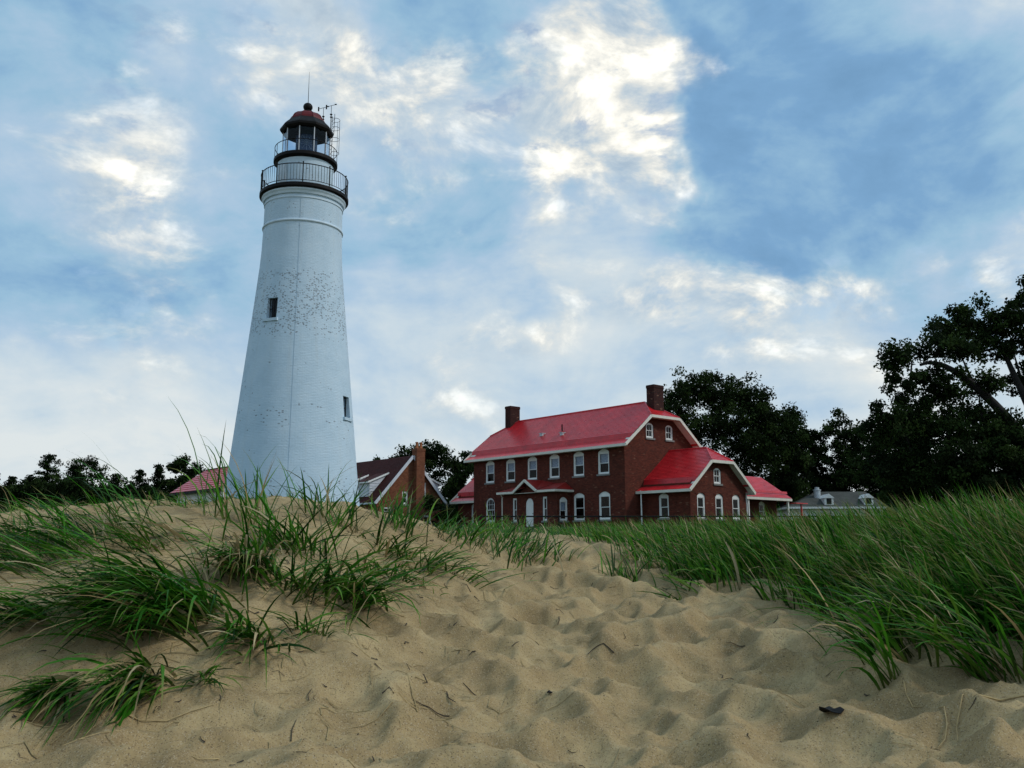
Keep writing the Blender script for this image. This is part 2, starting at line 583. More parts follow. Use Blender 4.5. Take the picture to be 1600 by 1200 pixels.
_n = len(SURVEY)
_K = tps_kernel(((SURVEY[:, None, :2] - SURVEY[None, :, :2]) ** 2).sum(2)) + np.eye(_n) * 0.02
_P = np.c_[np.ones(_n), SURVEY[:, :2]]
_A = np.block([[_K, _P], [_P.T, np.zeros((3, 3))]])
_S = np.linalg.solve(_A, np.r_[SURVEY[:, 2], 0, 0, 0])


def macro(x, y):
    x, y = np.asarray(x, float), np.asarray(y, float)
    sh = x.shape
    xf, yf = x.ravel(), y.ravel()
    xc, yc = np.clip(xf, -28, 28), np.clip(yf, -8, 30)
    z = _S[_n] + _S[_n + 1] * xc + _S[_n + 2] * yc
    for i in range(_n):
        z = z + _S[i] * tps_kernel((xc - SURVEY[i, 0]) ** 2 + (yc - SURVEY[i, 1]) ** 2)
    far = np.where(yf > 4, 1.45, -0.5 * sstep(4, -20, yf) + 0.5) + 0.0
    far = 0.1 + 1.35 * sstep(-6, 22, yf) - 1.2 * sstep(-6, -40, yf)
    w = sstep(13, 27, np.hypot(xf, yf - 8))
    z = z * (1 - w) + far * w
    return z.reshape(sh)


def bowls(x, y):
    """trodden sand: overlapping hollows that meet in sharp crests"""
    wx = x + 0.16 * fbm(x * 1.3, y * 1.3, 3, 5)
    wy = y * 0.86 + 0.16 * fbm(x * 1.3 + 9, y * 1.3, 3, 6)
    cs = 0.31
    gx, gy = wx / cs, wy / cs
    ix, iy = np.floor(gx), np.floor(gy)
    best = np.full(x.shape, 9.0)
    for dx in (-1, 0, 1):
        for dy in (-1, 0, 1):
            cx, cy = ix + dx, iy + dy
            jx, jy = cx + hash2(cx, cy, 1), cy + hash2(cx, cy, 2)
            dep = hash2(cx, cy, 3)
            d2 = ((gx - jx) ** 2 + (gy - jy) ** 2) * cs * cs
            best = np.minimum(best, d2 * 1.45 - 0.05 * dep)
    return np.where(best > 0.05, 0.05 + (best - 0.05) * 0.25, best)


def graded(lo, hi, step, far, g=1.062):
    core = list(np.arange(lo, hi, step))
    up, st, v = [], step, core[-1]
    while v < far:
        st *= g
        v += st
        up.append(v)
    dn, st, v = [], step, core[0]
    while v > -far:
        st *= g
        v -= st
        dn.append(v)
    return np.array(dn[::-1] + core + up)


GX = graded(-4.0, 4.0, 0.026, 6000)
GY = graded(3.2, 9.6, 0.026, 6000)
XX, YY = np.meshgrid(GX, GY)
HZ = macro(XX, YY)
# where feet have churned the sand: the foreground and the way up between mound and grass
foot = sstep(-1.9, -0.4, XX - 0.25 * (YY - 5)) * sstep(3.6, 2.2, XX + 0.10 * YY) * sstep(17, 10, YY)
foot = np.maximum(foot, sstep(4.7, 4.1, YY) * 0.8) * sstep(-3, 1, YY)
near = sstep(40, 12, np.hypot(XX, YY - 6))
HZ += near * foot * (bowls(XX, YY) * 1.75 + bowls(XX * 2.3 + 7, YY * 2.3) * 0.42)
_rg = 0.5 - np.abs(fbm(XX * 1.7 + 0.35 * YY, YY * 1.1, 4, 36))
HZ += near * (1 - foot) * 0.12 * (_rg - 0.45)
HZ += near * (0.06 * fbm(XX * 1.1, YY * 1.1, 4, 31) + 0.022 * fbm(XX * 6, YY * 6, 3, 41)) * (1 - 0.25 * foot) + near * 0.010 * fbm(XX * 15, YY * 15, 3, 43)
HZ += (1 - near) * 0.12 * fbm(XX * 0.12, YY * 0.12, 3, 51)


def ground_z(x, y):
    x, y = np.asarray(x, float), np.asarray(y, float)
    i = np.clip(np.searchsorted(GX, x) - 1, 0, len(GX) - 2)
    j = np.clip(np.searchsorted(GY, y) - 1, 0, len(GY) - 2)
    tx = np.clip((x - GX[i]) / (GX[i + 1] - GX[i]), 0, 1)
    ty = np.clip((y - GY[j]) / (GY[j + 1] - GY[j]), 0, 1)
    return (HZ[j, i] * (1 - tx) + HZ[j, i + 1] * tx) * (1 - ty) + (HZ[j + 1, i] * (1 - tx) + HZ[j + 1, i + 1] * tx) * ty


m, t, b, _ = material('sand_and_lawn')
tcn = t.n('ShaderNodeTexCoord').outputs['Object']
g1 = t.noise(tcn, 230, 3, 0.7)[0]
g2 = t.noise(tcn, 38, 5, 0.65)[0]
g3 = t.noise(tcn, 2.6, 6, 0.6)[0]
c = t.ramp(g3, [(0.25, (0.225, 0.158, 0.076)), (0.5, (0.345, 0.252, 0.124)), (0.75, (0.48, 0.37, 0.195))])
c = t.mix(t.maprange(g2, 0.42, 0.72, 0, 0.4), c, (0.235, 0.17, 0.095))
grain = t.n('ShaderNodeTexVoronoi', feature='F1', inp={'Vector': tcn, 'Scale': 210.0})
gc = t.n('ShaderNodeSeparateColor', inp={0: grain.outputs['Color']})
c = t.mix(t.maprange(gc.outputs[0], 0.80, 1.0, 0, 0.75), c, (0.11, 0.075, 0.045))
c = t.mix(t.maprange(gc.outputs[1], 0.82, 1.0, 0, 0.65), c, (0.44, 0.36, 0.24))
spk = t.n('ShaderNodeTexVoronoi', feature='F1', inp={'Vector': tcn, 'Scale': 46.0})
sc_ = t.n('ShaderNodeSeparateColor', inp={0: spk.outputs['Color']})
speck = t.math('MULTIPLY', t.maprange(spk.outputs['Distance'], 0.10, 0.22, 1, 0), t.maprange(sc_.outputs[0], 0.90, 0.93, 0, 0.85))
c = t.mix(speck, c, (0.03, 0.022, 0.016))
# lawn behind the dune
sp = t.n('ShaderNodeSeparateXYZ', inp={0: tcn})
lw = t.math('MULTIPLY_ADD', t.math('SUBTRACT', t.noise(tcn, 0.35, 5, 0.6)[0], 0.5), 14.0, sp.outputs[1])
lawn = t.maprange(lw, 15.0, 21.0, 0, 1, True)
gcol = t.ramp(t.noise(tcn, 4.0, 6, 0.7)[0], [(0.3, (0.020, 0.036, 0.010)), (0.7, (0.055, 0.085, 0.024))])
c = t.mix(lawn, c, gcol)
t.link(c, b.inputs['Base Color'])
b.inputs['Roughness'].default_value = 0.95
b.inputs['Specular IOR Level'].default_value = 0.12
hh = t.math('ADD', t.math('MULTIPLY', g1, 0.4), t.math('MULTIPLY', g2, 1.0))
bp = t.n('ShaderNodeBump', inp={'Strength': 0.55, 'Distance': 0.012, 'Height': hh})
t.link(bp.outputs[0], b.inputs['Normal'])
M['sand'] = m

nx, ny = len(GX), len(GY)
V = np.stack([XX, YY, HZ], 2).reshape(-1, 3)
jj, ii = np.meshgrid(np.arange(ny - 1), np.arange(nx - 1), indexing='ij')
q = (jj * nx + ii).ravel()
F = np.stack([q, q + 1, q + nx + 1, q + nx], 1).ravel()
ground = link('sand_dune_ground', npmesh('sand_dune_ground', V, F, np.full(len(q), 4), M['sand'], smooth=True))
tag(ground, kind='structure')

# ------------------------------------------------------------------ lighthouse
LX, LY = -12.23, 52.0
LZ = float(ground_z(LX, LY)) - 0.05
TO_CAM = math.atan2(-LY, -LX)          # bearing from the tower to the beach
lh = thing('lighthouse', 'tall white painted brick lighthouse tower with red dome and black galleries', 'lighthouse', (LX, LY, 0))


def tower_r(z):
    return float(np.interp(z, [0.0, 5.03, 9.87, 13.6, 15.4, 16.6, 17.5, 18.9, 20.6],
                           [4.03, 3.50, 3.01, 2.63, 2.455, 2.345, 2.285, 2.245, 2.225]))


m, t, b, _ = material('whitewashed_tower_brick')
uv = t.n('ShaderNodeUVMap', uv_map='UVMap').outputs[0]
wob = t.n('ShaderNodeVectorMath', operation='SCALE', inp={0: t.noise(uv, 7, 3)[1], 3: 0.02}).outputs[0]
uvw = t.vmath('ADD', uv, wob)
br = t.n('ShaderNodeTexBrick', offset=0.5, inp={'Vector': uvw, 'Color1': (1, 1, 1, 1), 'Color2': (0.75, 0.75, 0.75, 1),
         'Mortar': (0, 0, 0, 1), 'Scale': 1.0, 'Mortar Size': 0.012, 'Mortar Smooth': 0.5, 'Brick Width': 0.24, 'Row Height': 0.085})
n1 = t.noise(uv, 0.9, 7, 0.65)[0]
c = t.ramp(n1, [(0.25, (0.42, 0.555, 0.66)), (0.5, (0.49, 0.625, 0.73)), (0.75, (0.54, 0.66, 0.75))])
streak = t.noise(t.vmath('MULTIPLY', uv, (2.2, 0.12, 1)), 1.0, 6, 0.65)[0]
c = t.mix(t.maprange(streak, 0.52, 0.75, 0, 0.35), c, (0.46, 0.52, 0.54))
# weathering: paint lost brick by brick, thick in a belt below the gallery, sparse elsewhere
cellv = t.n('ShaderNodeTexVoronoi', feature='F1', inp={'Vector': t.vmath('DIVIDE', uvw, (0.16, 0.085, 1)), 'Scale': 1.0, 'Randomness': 1.0})
cc = t.n('ShaderNodeSeparateColor', inp={0: cellv.outputs['Color']})
spx = t.n('ShaderNodeSeparateXYZ', inp={0: uv})
zz = spx.outputs[1]
belt = t.math('MULTIPLY', t.maprange(zz, 11.9, 12.7, 0, 1, True), t.maprange(zz, 15.6, 16.2, 1, 0, True))
lowb = t.math('MULTIPLY', t.maprange(zz, 6.6, 7.4, 0, 1, True), t.maprange(zz, 7.9, 8.5, 1, 0, True))
baseb = t.math('MULTIPLY', t.maprange(zz, 2.9, 3.3, 0, 1, True), t.maprange(zz, 4.0, 4.5, 1, 0, True))
area = t.noise(t.vmath('MULTIPLY', uv, (0.55, 1.0, 1)), 0.95, 4, 0.6)[0]
am = t.maprange(area, 0.40, 0.62, 0, 1)
sparse = t.maprange(t.noise(uv, 0.6, 4, 0.6)[0], 0.55, 0.75, 0.0, 0.22)
den = t.math('MAXIMUM', t.math('MULTIPLY', belt, t.maprange(am, 0, 1, 0.14, 0.95)), sparse)
den = t.math('MAXIMUM', den, t.math('MULTIPLY', t.math('MAXIMUM', t.math('MULTIPLY', lowb, 0.6), baseb), t.math('MULTIPLY', am, 0.34)))
thr = t.math('SUBTRACT', 1.0, den)
lost = t.math('GREATER_THAN', cc.outputs[0], thr)
lost = t.math('MULTIPLY', lost, t.maprange(cellv.outputs['Distance'], 0.34, 0.48, 1, 0))
fl = t.maprange(t.noise(uv, 16, 4, 0.7)[0], 0.36, 0.50, 0.3, 1.0)
lost = t.math('MULTIPLY', lost, fl)
c = t.mix(t.math('MULTIPLY', lost, 0.62), c, (0.055, 0.034, 0.030))
t.link(c, b.inputs['Base Color'])
b.inputs['Roughness'].default_value = 0.72
b.inputs['Specular IOR Level'].default_value = 0.25
h = t.math('MULTIPLY_ADD', br.outputs['Fac'], -0.8, t.math('MULTIPLY', t.noise(t.vmath('MULTIPLY', uv, (3, 11, 1)), 1.0, 4, 0.7)[0], 2.2))
h = t.math('SUBTRACT', h, lost)
bp = t.n('ShaderNodeBump', inp={'Strength': 0.5, 'Distance': 0.02, 'Height': h})
t.link(bp.outputs[0], b.inputs['Normal'])
M['tower'] = m


def round_wall(name, zs, rfun, holes, mat, parent, n=144, depth=0.45):
    """round wall with real window openings (phi0, phi1, z0, z1), angles measured from the beach side"""
    ang = [2 * math.pi * k / n for k in range(n)]
    for p0, p1, z0, z1 in holes:
        for p in (p0, p1):
            k = min(range(len(ang)), key=lambda i: abs((ang[i] - p + math.pi) % (2 * math.pi) - math.pi))
            ang[k] = p % (2 * math.pi)
        zs = list(zs) + [z0, z1]
    zs = sorted(set(round(z, 4) for z in zs))
    mb = MB()
    uvs = []
    P = lambda a, z, r: (r * math.cos(a + TO_CAM), r * math.sin(a + TO_CAM), z)
    na = len(ang)
    for i in range(len(zs) - 1):
        z0, z1 = zs[i], zs[i + 1]
        for k in range(na):
            a0, a1 = ang[k], ang[(k + 1) % na] + (2 * math.pi if k == na - 1 else 0)
            am, zm = (a0 + a1) / 2, (z0 + z1) / 2
            if any(h0 < zm < h1 and p0 < ((am - p0) % (2 * math.pi)) + p0 < p1 for p0, p1, h0, h1 in holes):
                continue
            mb.add([P(a0, z0, rfun(z0)), P(a1, z0, rfun(z0)), P(a1, z1, rfun(z1)), P(a0, z1, rfun(z1))], [(0, 1, 2, 3)])
            uvs += [(a0 * 3.0, z0), (a1 * 3.0, z0), (a1 * 3.0, z1), (a0 * 3.0, z1)]
    for p0, p1, h0, h1 in holes:
        r0, r1 = rfun(h0), rfun(h1)
        pm = (p0 + p1) / 2
        ins = 0.10
        q = [(p0, h0, r0), (p1, h0, r0), (p1, h1, r1), (p0, h1, r1)]
        for j in range(4):
            (a, z, r), (a2, z2, r2) = q[j], q[(j + 1) % 4]
            mb.add([P(a, z, r), P(a2, z2, r2), P(pm + (a2 - pm) * 1.0, z2, r2 - depth), P(pm + (a - pm) * 1.0, z, r - depth)], [(0, 1, 2, 3)])
            uvs += [(a * 3, z), (a2 * 3, z2), (a2 * 3, z2 + 0.3), (a * 3, z + 0.3)]
    me = mb.mesh(name, mat, smooth=False, uv=False)
    ul = me.uv_layers.new(name='UVMap')
    ul.data.foreach_set('uv', [x for p in uvs for x in p])
    bm = bmesh.new()
    bm.from_mesh(me)
    bmesh.ops.remove_doubles(bm, verts=bm.verts, dist=0.0005)
    bm.to_mesh(me)
    bm.free()
    me.polygons.foreach_set('use_smooth', [True] * len(me.polygons))
    try:
        me.set_sharp_from_angle(angle=R(40))
    except Exception:
        pass
    return link(name, me, parent)


def hole(phi, z0, z1, w):
    r = tower_r((z0 + z1) / 2)
    d = w / 2 / r
    return (phi - d, phi + d, z0, z1)


H1 = hole(R(-35), 13.10, 14.28, 0.66)
H2 = hole(R(61), 7.80, 9.00, 0.74)
H3 = hole(R(180), 3.6, 4.8, 0.7)
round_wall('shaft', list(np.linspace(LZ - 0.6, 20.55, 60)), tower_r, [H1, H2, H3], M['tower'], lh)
for (p0, p1, z0, z1), lab in ((H1, 'small dark upper window in the flaking paint'), (H2, 'small dark lower window near the right edge'), (H3, None)):
    pm = (p0 + p1) / 2
    r = tower_r(z0)
    w = (p1 - p0) * r
    a = pm + TO_CAM
    rz = a + math.pi / 2
    # window local frame: x across, -y outwards
    fr = MB()
    hgt = z1 - z0
    for (x0, x1, q0, q1) in ((-w / 2, -w / 2 + 0.05, 0, hgt), (w / 2 - 0.05, w / 2, 0, hgt), (-w / 2 + .05, w / 2 - .05, 0, 0.06),
                             (-w / 2 + .05, w / 2 - .05, hgt - 0.05, hgt), (-0.02, 0.02, 0.06, hgt - 0.05), (-w / 2 + .05, w / 2 - .05, hgt / 2 - 0.02, hgt / 2 + 0.02)):
        fr.box(x0, x1, 0.28, 0.33, q0, q1)
    wo_ = fr.build('window', M['dark_room'], lh, loc=(r * math.cos(a), r * math.sin(a), z0), rz=rz)
    if lab:
        tag(wo_, lab)
    MB().add([(-w / 2 + .05, 0.305, 0.06), (w / 2 - .05, 0.305, 0.06), (w / 2 - .05, 0.305, hgt - 0.05), (-w / 2 + .05, 0.305, hgt - 0.05)], [(0, 1, 2, 3)]).build('pane', M['glass'], wo_)
    MB().box(-w / 2 - .02, w / 2 + .02, 0.44, 0.50, -0.05, hgt + .05).build('dark_backing', M['dark_room'], wo_)  # near-black sheet added behind the pane, its colour standing in for the unlit interior
    MB().box(-w / 2 - 0.13, w / 2 + 0.13, -0.09, 0.10, -0.16, -0.004).build('sill', M['tower'], wo_)

# mouldings and the lower gallery
MB().lathe([(2.232, 18.78), (2.30, 18.80), (2.32, 18.87), (2.29, 18.93), (2.235, 18.95)], 96).build('string_course', M['tower_trim'], lh, True)
MB().lathe([(2.215, 20.18), (2.27, 20.20), (2.27, 20.30), (2.22, 20.31), (2.22, 20.42), (2.32, 20.44), (2.36, 20.56), (2.42, 20.64), (2.42, 20.72)], 96).build('cornice', M['tower_trim'], lh)
MB().lathe([(2.22, 20.722), (2.44, 20.724), (2.50, 20.76), (2.56, 20.80), (2.56, 20.98), (2.53, 21.0), (1.5, 21.0)], 96).build('lower_gallery_deck', M['black'], lh)
RAILR = 2.50

def ring_rail(name, rad, z, r, parent, n=96, seg=6):
    mb = MB()
    vs, fs = [], []
    for k in range(n):
        a = 2 * math.pi * k / n
        for j in range(seg):
            p = 2 * math.pi * j / seg
            rr = rad + r * math.cos(p)
            vs.append((rr * math.cos(a), rr * math.sin(a), z + r * math.sin(p)))
    for k in range(n):
        for j in range(seg):
            k2, j2 = (k + 1) % n, (j + 1) % seg
            fs.append((k * seg + j, k2 * seg + j, k2 * seg + j2, k * seg + j2))
    return mb.add(vs, fs).build(name, M['black'], parent, True)


ring_rail('handrail', RAILR, 22.10, 0.028, lh)
ring_rail('bottom_rail', RAILR, 21.13, 0.02, lh)
post = MB().tube([(0, 0, 21.0), (0, 0, 22.16)], 0.032, 6)
post.lathe([(0.0, 22.15), (0.05, 22.17), (0.05, 22.21), (0.0, 22.24)], 6)
post = post.mesh('post', M['black'])
balu = MB().tube([(0, 0, 21.12), (0, 0, 22.09)], 0.0125, 4, False).mesh('baluster', M['black'])
for i in range(10):
    for k in range(9):
        a = TO_CAM + R(-3) + 2 * math.pi * (i + k / 9) / 10
        link('post' if k == 0 else 'baluster', post if k == 0 else balu, lh, (RAILR * math.cos(a), RAILR * math.sin(a), 0), a)

# watch room and the upper gallery
mb = MB().lathe([(1.63, 20.98), (1.63, 22.92)], 96)
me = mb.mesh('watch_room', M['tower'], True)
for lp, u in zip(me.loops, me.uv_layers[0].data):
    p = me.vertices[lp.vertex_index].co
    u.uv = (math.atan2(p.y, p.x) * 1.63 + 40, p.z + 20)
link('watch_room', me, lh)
MB().lathe([(1.63, 22.88), (1.70, 22.92), (1.76, 22.98), (1.85, 23.00), (1.85, 23.17), (1.82, 23.20), (0.2, 23.20)], 96).build('upper_gallery_deck', M['black'], lh)
ring_rail('upper_handrail', 1.80, 23.90, 0.022, lh)
up = MB().tube([(0, 0, 23.18), (0, 0, 23.92)], 0.017, 5).mesh('upper_post', M['black'])
for i in range(14):
    a = TO_CAM + 2 * math.pi * (i + .4) / 14
    link('upper_post', up, lh, (1.80 * math.cos(a), 1.80 * math.sin(a), 0), a)
door_a = TO_CAM + R(-52)
dj = MB().box(-0.34, 0.34, -0.03, 0.06, 21.0, 22.55)
dj.box(0.20, 0.25, -0.06, -0.03, 21.75, 21.85)
dj.build('watch_room_door', M['galv'], lh, loc=(1.63 * math.cos(door_a), 1.63 * math.sin(door_a), 0), rz=door_a + math.pi / 2)

# lantern: ten-sided
LR, A10 = 1.37, TO_CAM + R(18)
MB().lathe([(LR, 23.20), (LR, 23.36), (LR - 0.06, 23.36)], 10, A10).build('lantern_base', M['black'], lh)
side = 2 * LR * math.sin(math.pi / 10)
apo = LR * math.cos(math.pi / 10)
mul = MB().box(-0.022, 0.022, -0.022, 0.022, 23.34, 24.93).mesh('mullion', M['siding'])
pan = MB().add([(-side / 2 + 0.028, 0, 23.345), (side / 2 - 0.028, 0, 23.345), (side / 2 - 0.028, 0, 24.92), (-side / 2 + 0.028, 0, 24.92)], [(0, 1, 2, 3)]).mesh('pane', M['lantern_glass'])
for k in range(10):
    a = A10 + 2 * math.pi * k / 10
    link('mullion', mul, lh, (LR * math.cos(a), LR * math.sin(a), 0), a)
    a2 = a + math.pi / 10
    link('pane', pan, lh, ((apo - 0.01) * math.cos(a2), (apo - 0.01) * math.sin(a2), 0), a2 + math.pi / 2)
MB().lathe([(LR - 0.10, 24.90), (LR + 0.08, 24.90), (1.56, 25.02), (1.58, 25.14), (1.50, 25.24), (1.12, 25.62), (1.03, 25.70)], 10, A10).build('lantern_cornice', M['black'], lh)
MB().lathe([(LR - 0.10, 24.905), (0.01, 25.25)], 10, A10).build('ceiling', M['dark_room'], lh)
MB().lathe([(1.06, 25.66), (1.02, 25.80), (0.90, 26.0), (0.70, 26.16), (0.45, 26.27), (0.22, 26.33)], 10, A10).build('dome', M['red_dome'], lh)
seam = MB().tube([(1.07, 0, 25.66), (1.03, 0, 25.80), (0.91, 0, 26.0), (0.71, 0, 26.165), (0.46, 0, 26.275), (0.22, 0, 26.335)], 0.02, 4).mesh('seam', M['red_dome'])
for k in range(10):
    link('seam', seam, lh, rz=A10 + 2 * math.pi * k / 10)
vb = MB().lathe([(0.24, 26.28), (0.24, 26.40), (0.17, 26.44), (0.17, 26.50)] +
                [(0.28 * math.cos(R(q)) + 0.001, 26.70 + 0.26 * math.sin(R(q))) for q in range(-50, 91, 14)], 20)
vb.build('ventilator_ball', M['black'], lh, True)
MB().tube([(0, 0, 26.9), (0, 0, 28.0), (0.0, 0, 28.98)], [0.022, 0.015, 0.008], 5).build('lightning_rod', M['black'], lh)
# lens inside: eight flat panels with radiating ribs
m, t, b, _ = material('lens_glass')
b.inputs['Base Color'].default_value = (0.022, 0.034, 0.075, 1)
b.inputs['Roughness'].default_value = 0.25
b.inputs['Specular IOR Level'].default_value = 0.6
LA = TO_CAM + R(22.5)
lens = MB().lathe([(0.30, 23.56), (0.66, 23.72), (0.66, 24.72), (0.40, 24.86)], 8, LA, True, True).build('lens', m, lh)
M['rib'] = plain('lens_rib', (0.25, 0.29, 0.34), 0.5)
ap8 = 0.66 * math.cos(math.pi / 8) + 0.006
rb_ = MB()
for q in range(0, 180, 30):
    ca, sa = math.cos(R(q)), math.sin(R(q))
    L = min(0.24 / max(abs(ca), 1e-3), 0.48 / max(abs(sa), 1e-3))
    rb_.tube([(-ca * L, -ap8, 24.22 - sa * L), (ca * L, -ap8, 24.22 + sa * L)], 0.008, 4)
for rr in (0.07, 0.15):
    rb_.tube([(rr * math.cos(R(q)), -ap8, 24.22 + rr * math.sin(R(q))) for q in range(0, 361, 30)], 0.008, 4)
rb_ = rb_.mesh('lens_rib', M['rib'])
for k in range(8):
    link('lens_rib', rb_, lens, rz=TO_CAM + math.pi / 2 + k * math.pi / 4)
MB().lathe([(0.45, 23.20), (0.45, 23.3), (0.2, 23.35), (0.2, 23.57)], 14).build('lens_pedestal', M['dark_room'], lh)
# ladder with hoops up the lantern, on the side away from the beach path
la = TO_CAM + R(108)
cg = MB()
for s in (-0.2, 0.2):
    cg.tube([(1.46, s, 23.2), (1.50, s, 25.0), (1.60, s, 25.3), (1.62, s, 26.6)], 0.016, 4)
for i in range(12):
    cg.tube([(1.475 + 0.012 * i, -0.2, 23.3 + i * 0.27), (1.475 + 0.012 * i, 0.2, 23.3 + i * 0.27)], 0.012, 4)
cg.build('ladder', M['black'], lh, rz=la)
hp = MB()
for z in (24.15, 25.05, 25.75, 26.30):
    hp.tube([(1.60 + 0.0 - 0.1, -0.2, z)] + [(1.60 + 0.42 * math.sin(R(q)), -0.34 * math.cos(R(q)), z) for q in range(20, 161, 20)] + [(1.5, 0.2, z)], 0.014, 4)
for q in (60, 90, 120):
    x, y = 1.60 + 0.42 * math.sin(R(q)), -0.34 * math.cos(R(q))
    hp.tube([(x, y, 24.15), (x, y, 26.3)], 0.010, 4)
hp.build('safety_hoops', M['black'], lh, rz=la)
# two weather masts on the lantern edge
for (ang, rr, top) in ((R(118), 1.05, 27.0), (R(112), 1.50, 27.22)):
    a = TO_CAM + ang
    ms = MB().tube([(0, 0, 25.0), (0, 0, top - 0.55)], 0.028, 5).tube([(0, 0, top - 0.55), (0, 0, top)], 0.016, 5)
    ms.lathe([(0.02, top - 0.78), (0.07, top - 0.76), (0.07, top - 0.72), (0.03, top - 0.70), (0.03, top - 0.60), (0.08, top - 0.58), (0.08, top - 0.54), (0.02, top - 0.52)], 8)
    mo = ms.build('weather_mast', M['black'], lh, loc=(rr * math.cos(a), rr * math.sin(a), 0))
    vn = MB().tube([(-0.26, 0, top - 0.06), (0.26, 0.03, top + 0.10)], 0.015, 5)
    vn.box(-0.34, -0.26, -0.012, 0.012, top - 0.22, top + 0.06)
    vn.box(0.20, 0.32, -0.02, 0.02, top + 0.06, top + 0.12)
    vn.build('wind_vane', M['black'], mo)
# lightning conductor down the shaft
MB().tube([((tower_r(z) + 0.02) * math.cos(TO_CAM + R(-4)), (tower_r(z) + 0.02) * math.sin(TO_CAM + R(-4)), z) for z in np.linspace(LZ, 20.2, 24)], 0.009, 5).build('lightning_conductor', plain('painted_cable', (0.47, 0.58, 0.67), 0.7), lh)

# ------------------------------------------------------------------ houses
def arch_loop(cx, z0, w, h, rise, n=8):
    """opening outline: rectangle with a segmental head, counter-clockwise"""
    pts = [(cx - w / 2, z0), (cx + w / 2, z0)]
    if rise <= 0:
        return pts + [(cx + w / 2, z0 + h), (cx - w / 2, z0 + h)]
    rad = (w * w / 4 + rise * rise) / (2 * rise)
    zc = z0 + h - rad
    a = math.asin(min(1, w / 2 / rad))
    if rise > w / 2 - 1e-3:
        a = math.pi / 2
    for k in range(n + 1):
        q = a - 2 * a * k / n
        pts.append((cx + rad * math.sin(q), zc + rad * math.cos(q)))
    return pts


_wcache = {}


def window(parent, pos, rz, w, h, rise, style='sash', curtain=True, sill=True, arch=True):
    """white wooden sash window set into a masonry opening; local x across, -y outwards"""
    key = (w, h, rise, style, curtain, sill, arch)
    if key not in _wcache:
        parts = []
        hole_ = arch_loop(0, 0.002, w - 0.004, h - 0.004, rise)
        fw = 0.11 if w > 0.8 else 0.08
        head = rise + (0.10 if style == 'sash' else 0.05)
        if style == 'muntin':
            inner = arch_loop(0, 0.10, w - 2 * fw, h - 0.10 - fw, max(rise * 0.85, 0))
        else:
            inner = arch_loop(0, 0.10, w - 2 * fw, h - 0.10 - head, 0)
        fr = MB()
        P = lambda u, v, d: (u, d, v)
        fr.holed([hole_, inner], lambda u, v: (u, 0.05, v))
        fr.ring(inner, lambda u, v, d: (u, d, v), 0.05, 0.14)
        fr.ring(hole_, lambda u, v, d: (u, d, v), 0.14, 0.05)
        parts.append(('window', fr.mesh('window', M['white'])))
        iz0, iz1 = 0.10, max(p[1] for p in inner)
        ix = w / 2 - fw
        mid = iz0 + (iz1 - iz0) * 0.5
        s = 0.055
        for (a, b_, yy, nm) in ((iz0, mid + 0.03, 0.115, 'lower_sash'), (mid - 0.03, iz1, 0.085, 'upper_sash')):
            sb = MB()
            y0, y1 = yy - 0.015, yy + 0.018
            sb.box(-ix + .002, -ix + s, y0, y1, a + .002, b_ - .002).box(ix - s, ix - .002, y0, y1, a + .002, b_ - .002)
            sb.box(-ix + s, ix - s, y0, y1, a + .002, a + s).box(-ix + s, ix - s, y0, y1, b_ - s, b_ - .002)
            if style == 'muntin':
                nb = 1 if w < 1 else 2
                for k in range(nb):
                    x = -ix + 2 * ix * (k + 1) / (nb + 1)
                    sb.box(x - .014, x + .014, y0, y1, a + s, b_ - s)
                if w >= 1:
                    sb.box(-ix + s, ix - s, y0, y1, (a + b_) / 2 - .012, (a + b_) / 2 + .012)
            parts.append((nm, sb.mesh(nm, M['white'])))
            parts.append(('pane', MB().add([(-ix + s - .004, yy, a + s - .004), (ix - s + .004, yy, a + s - .004), (ix - s + .004, yy, b_ - s + .004), (-ix + s - .004, yy, b_ - s + .004)], [(0, 1, 2, 3)]).mesh('pane', M['glass'])))
        if curtain:
            cb = MB()
            n = 12
            vs = [(-ix + 2 * ix * k / n, 0.19 + 0.02 * math.sin(k * 2.1), z) for k in range(n + 1) for z in (mid - 0.05, iz1)]
            cb.add(vs, [(2 * k, 2 * k + 2, 2 * k + 3, 2 * k + 1) for k in range(n)])
            parts.append(('curtain', cb.mesh('curtain', M['curtain'])))
        if sill:
            parts.append(('sill', MB().box(-w / 2 - 0.09, w / 2 + 0.09, -0.08, 0.10, -0.13, -0.002).mesh('sill', M['stone'])))
        if arch and rise > 0:
            ab = MB()
            o1 = arch_loop(0, 0, w + 0.02, h + 0.01, rise)[2:]
            o2 = arch_loop(0, 0, w + 0.40, h + 0.23, rise * 1.12)[2:]
            n = len(o1)
            vs = [(u, -0.025, v) for u, v in o1] + [(u, -0.025, v) for u, v in o2] + [(u, 0.01, v) for u, v in o1] + [(u, 0.01, v) for u, v in o2]
            fs = []
            for k in range(n - 1):
                fs += [(k + 1, k, n + k, n + k + 1), (n + k + 1, n + k, 3 * n + k, 3 * n + k + 1), (k, k + 1, 2 * n + k + 1, 2 * n + k)]
            parts.append(('brick_arch', ab.add(vs, fs).mesh('brick_arch', M['brick'])))
        _wcache[key] = parts
    root = None
    for nm, me in _wcache[key]:
        if root is None:
            root = link(nm, me, parent, pos, rz)
        else:
            link(nm, me, root)
    return root


def wall(name, parent, outline, holes, Mp, mat, depth=0.17, flip=False):
    """Mp(u, v, d) -> point; d is the depth into the wall"""
    mb = MB()
    mb.holed([outline] + holes, lambda u, v: Mp(u, v, 0.0), flip)
    for h_ in holes:
        mb.ring(h_[::-1] if not flip else h_, Mp, 0.0, depth)
    return mb.build(name, mat, parent)


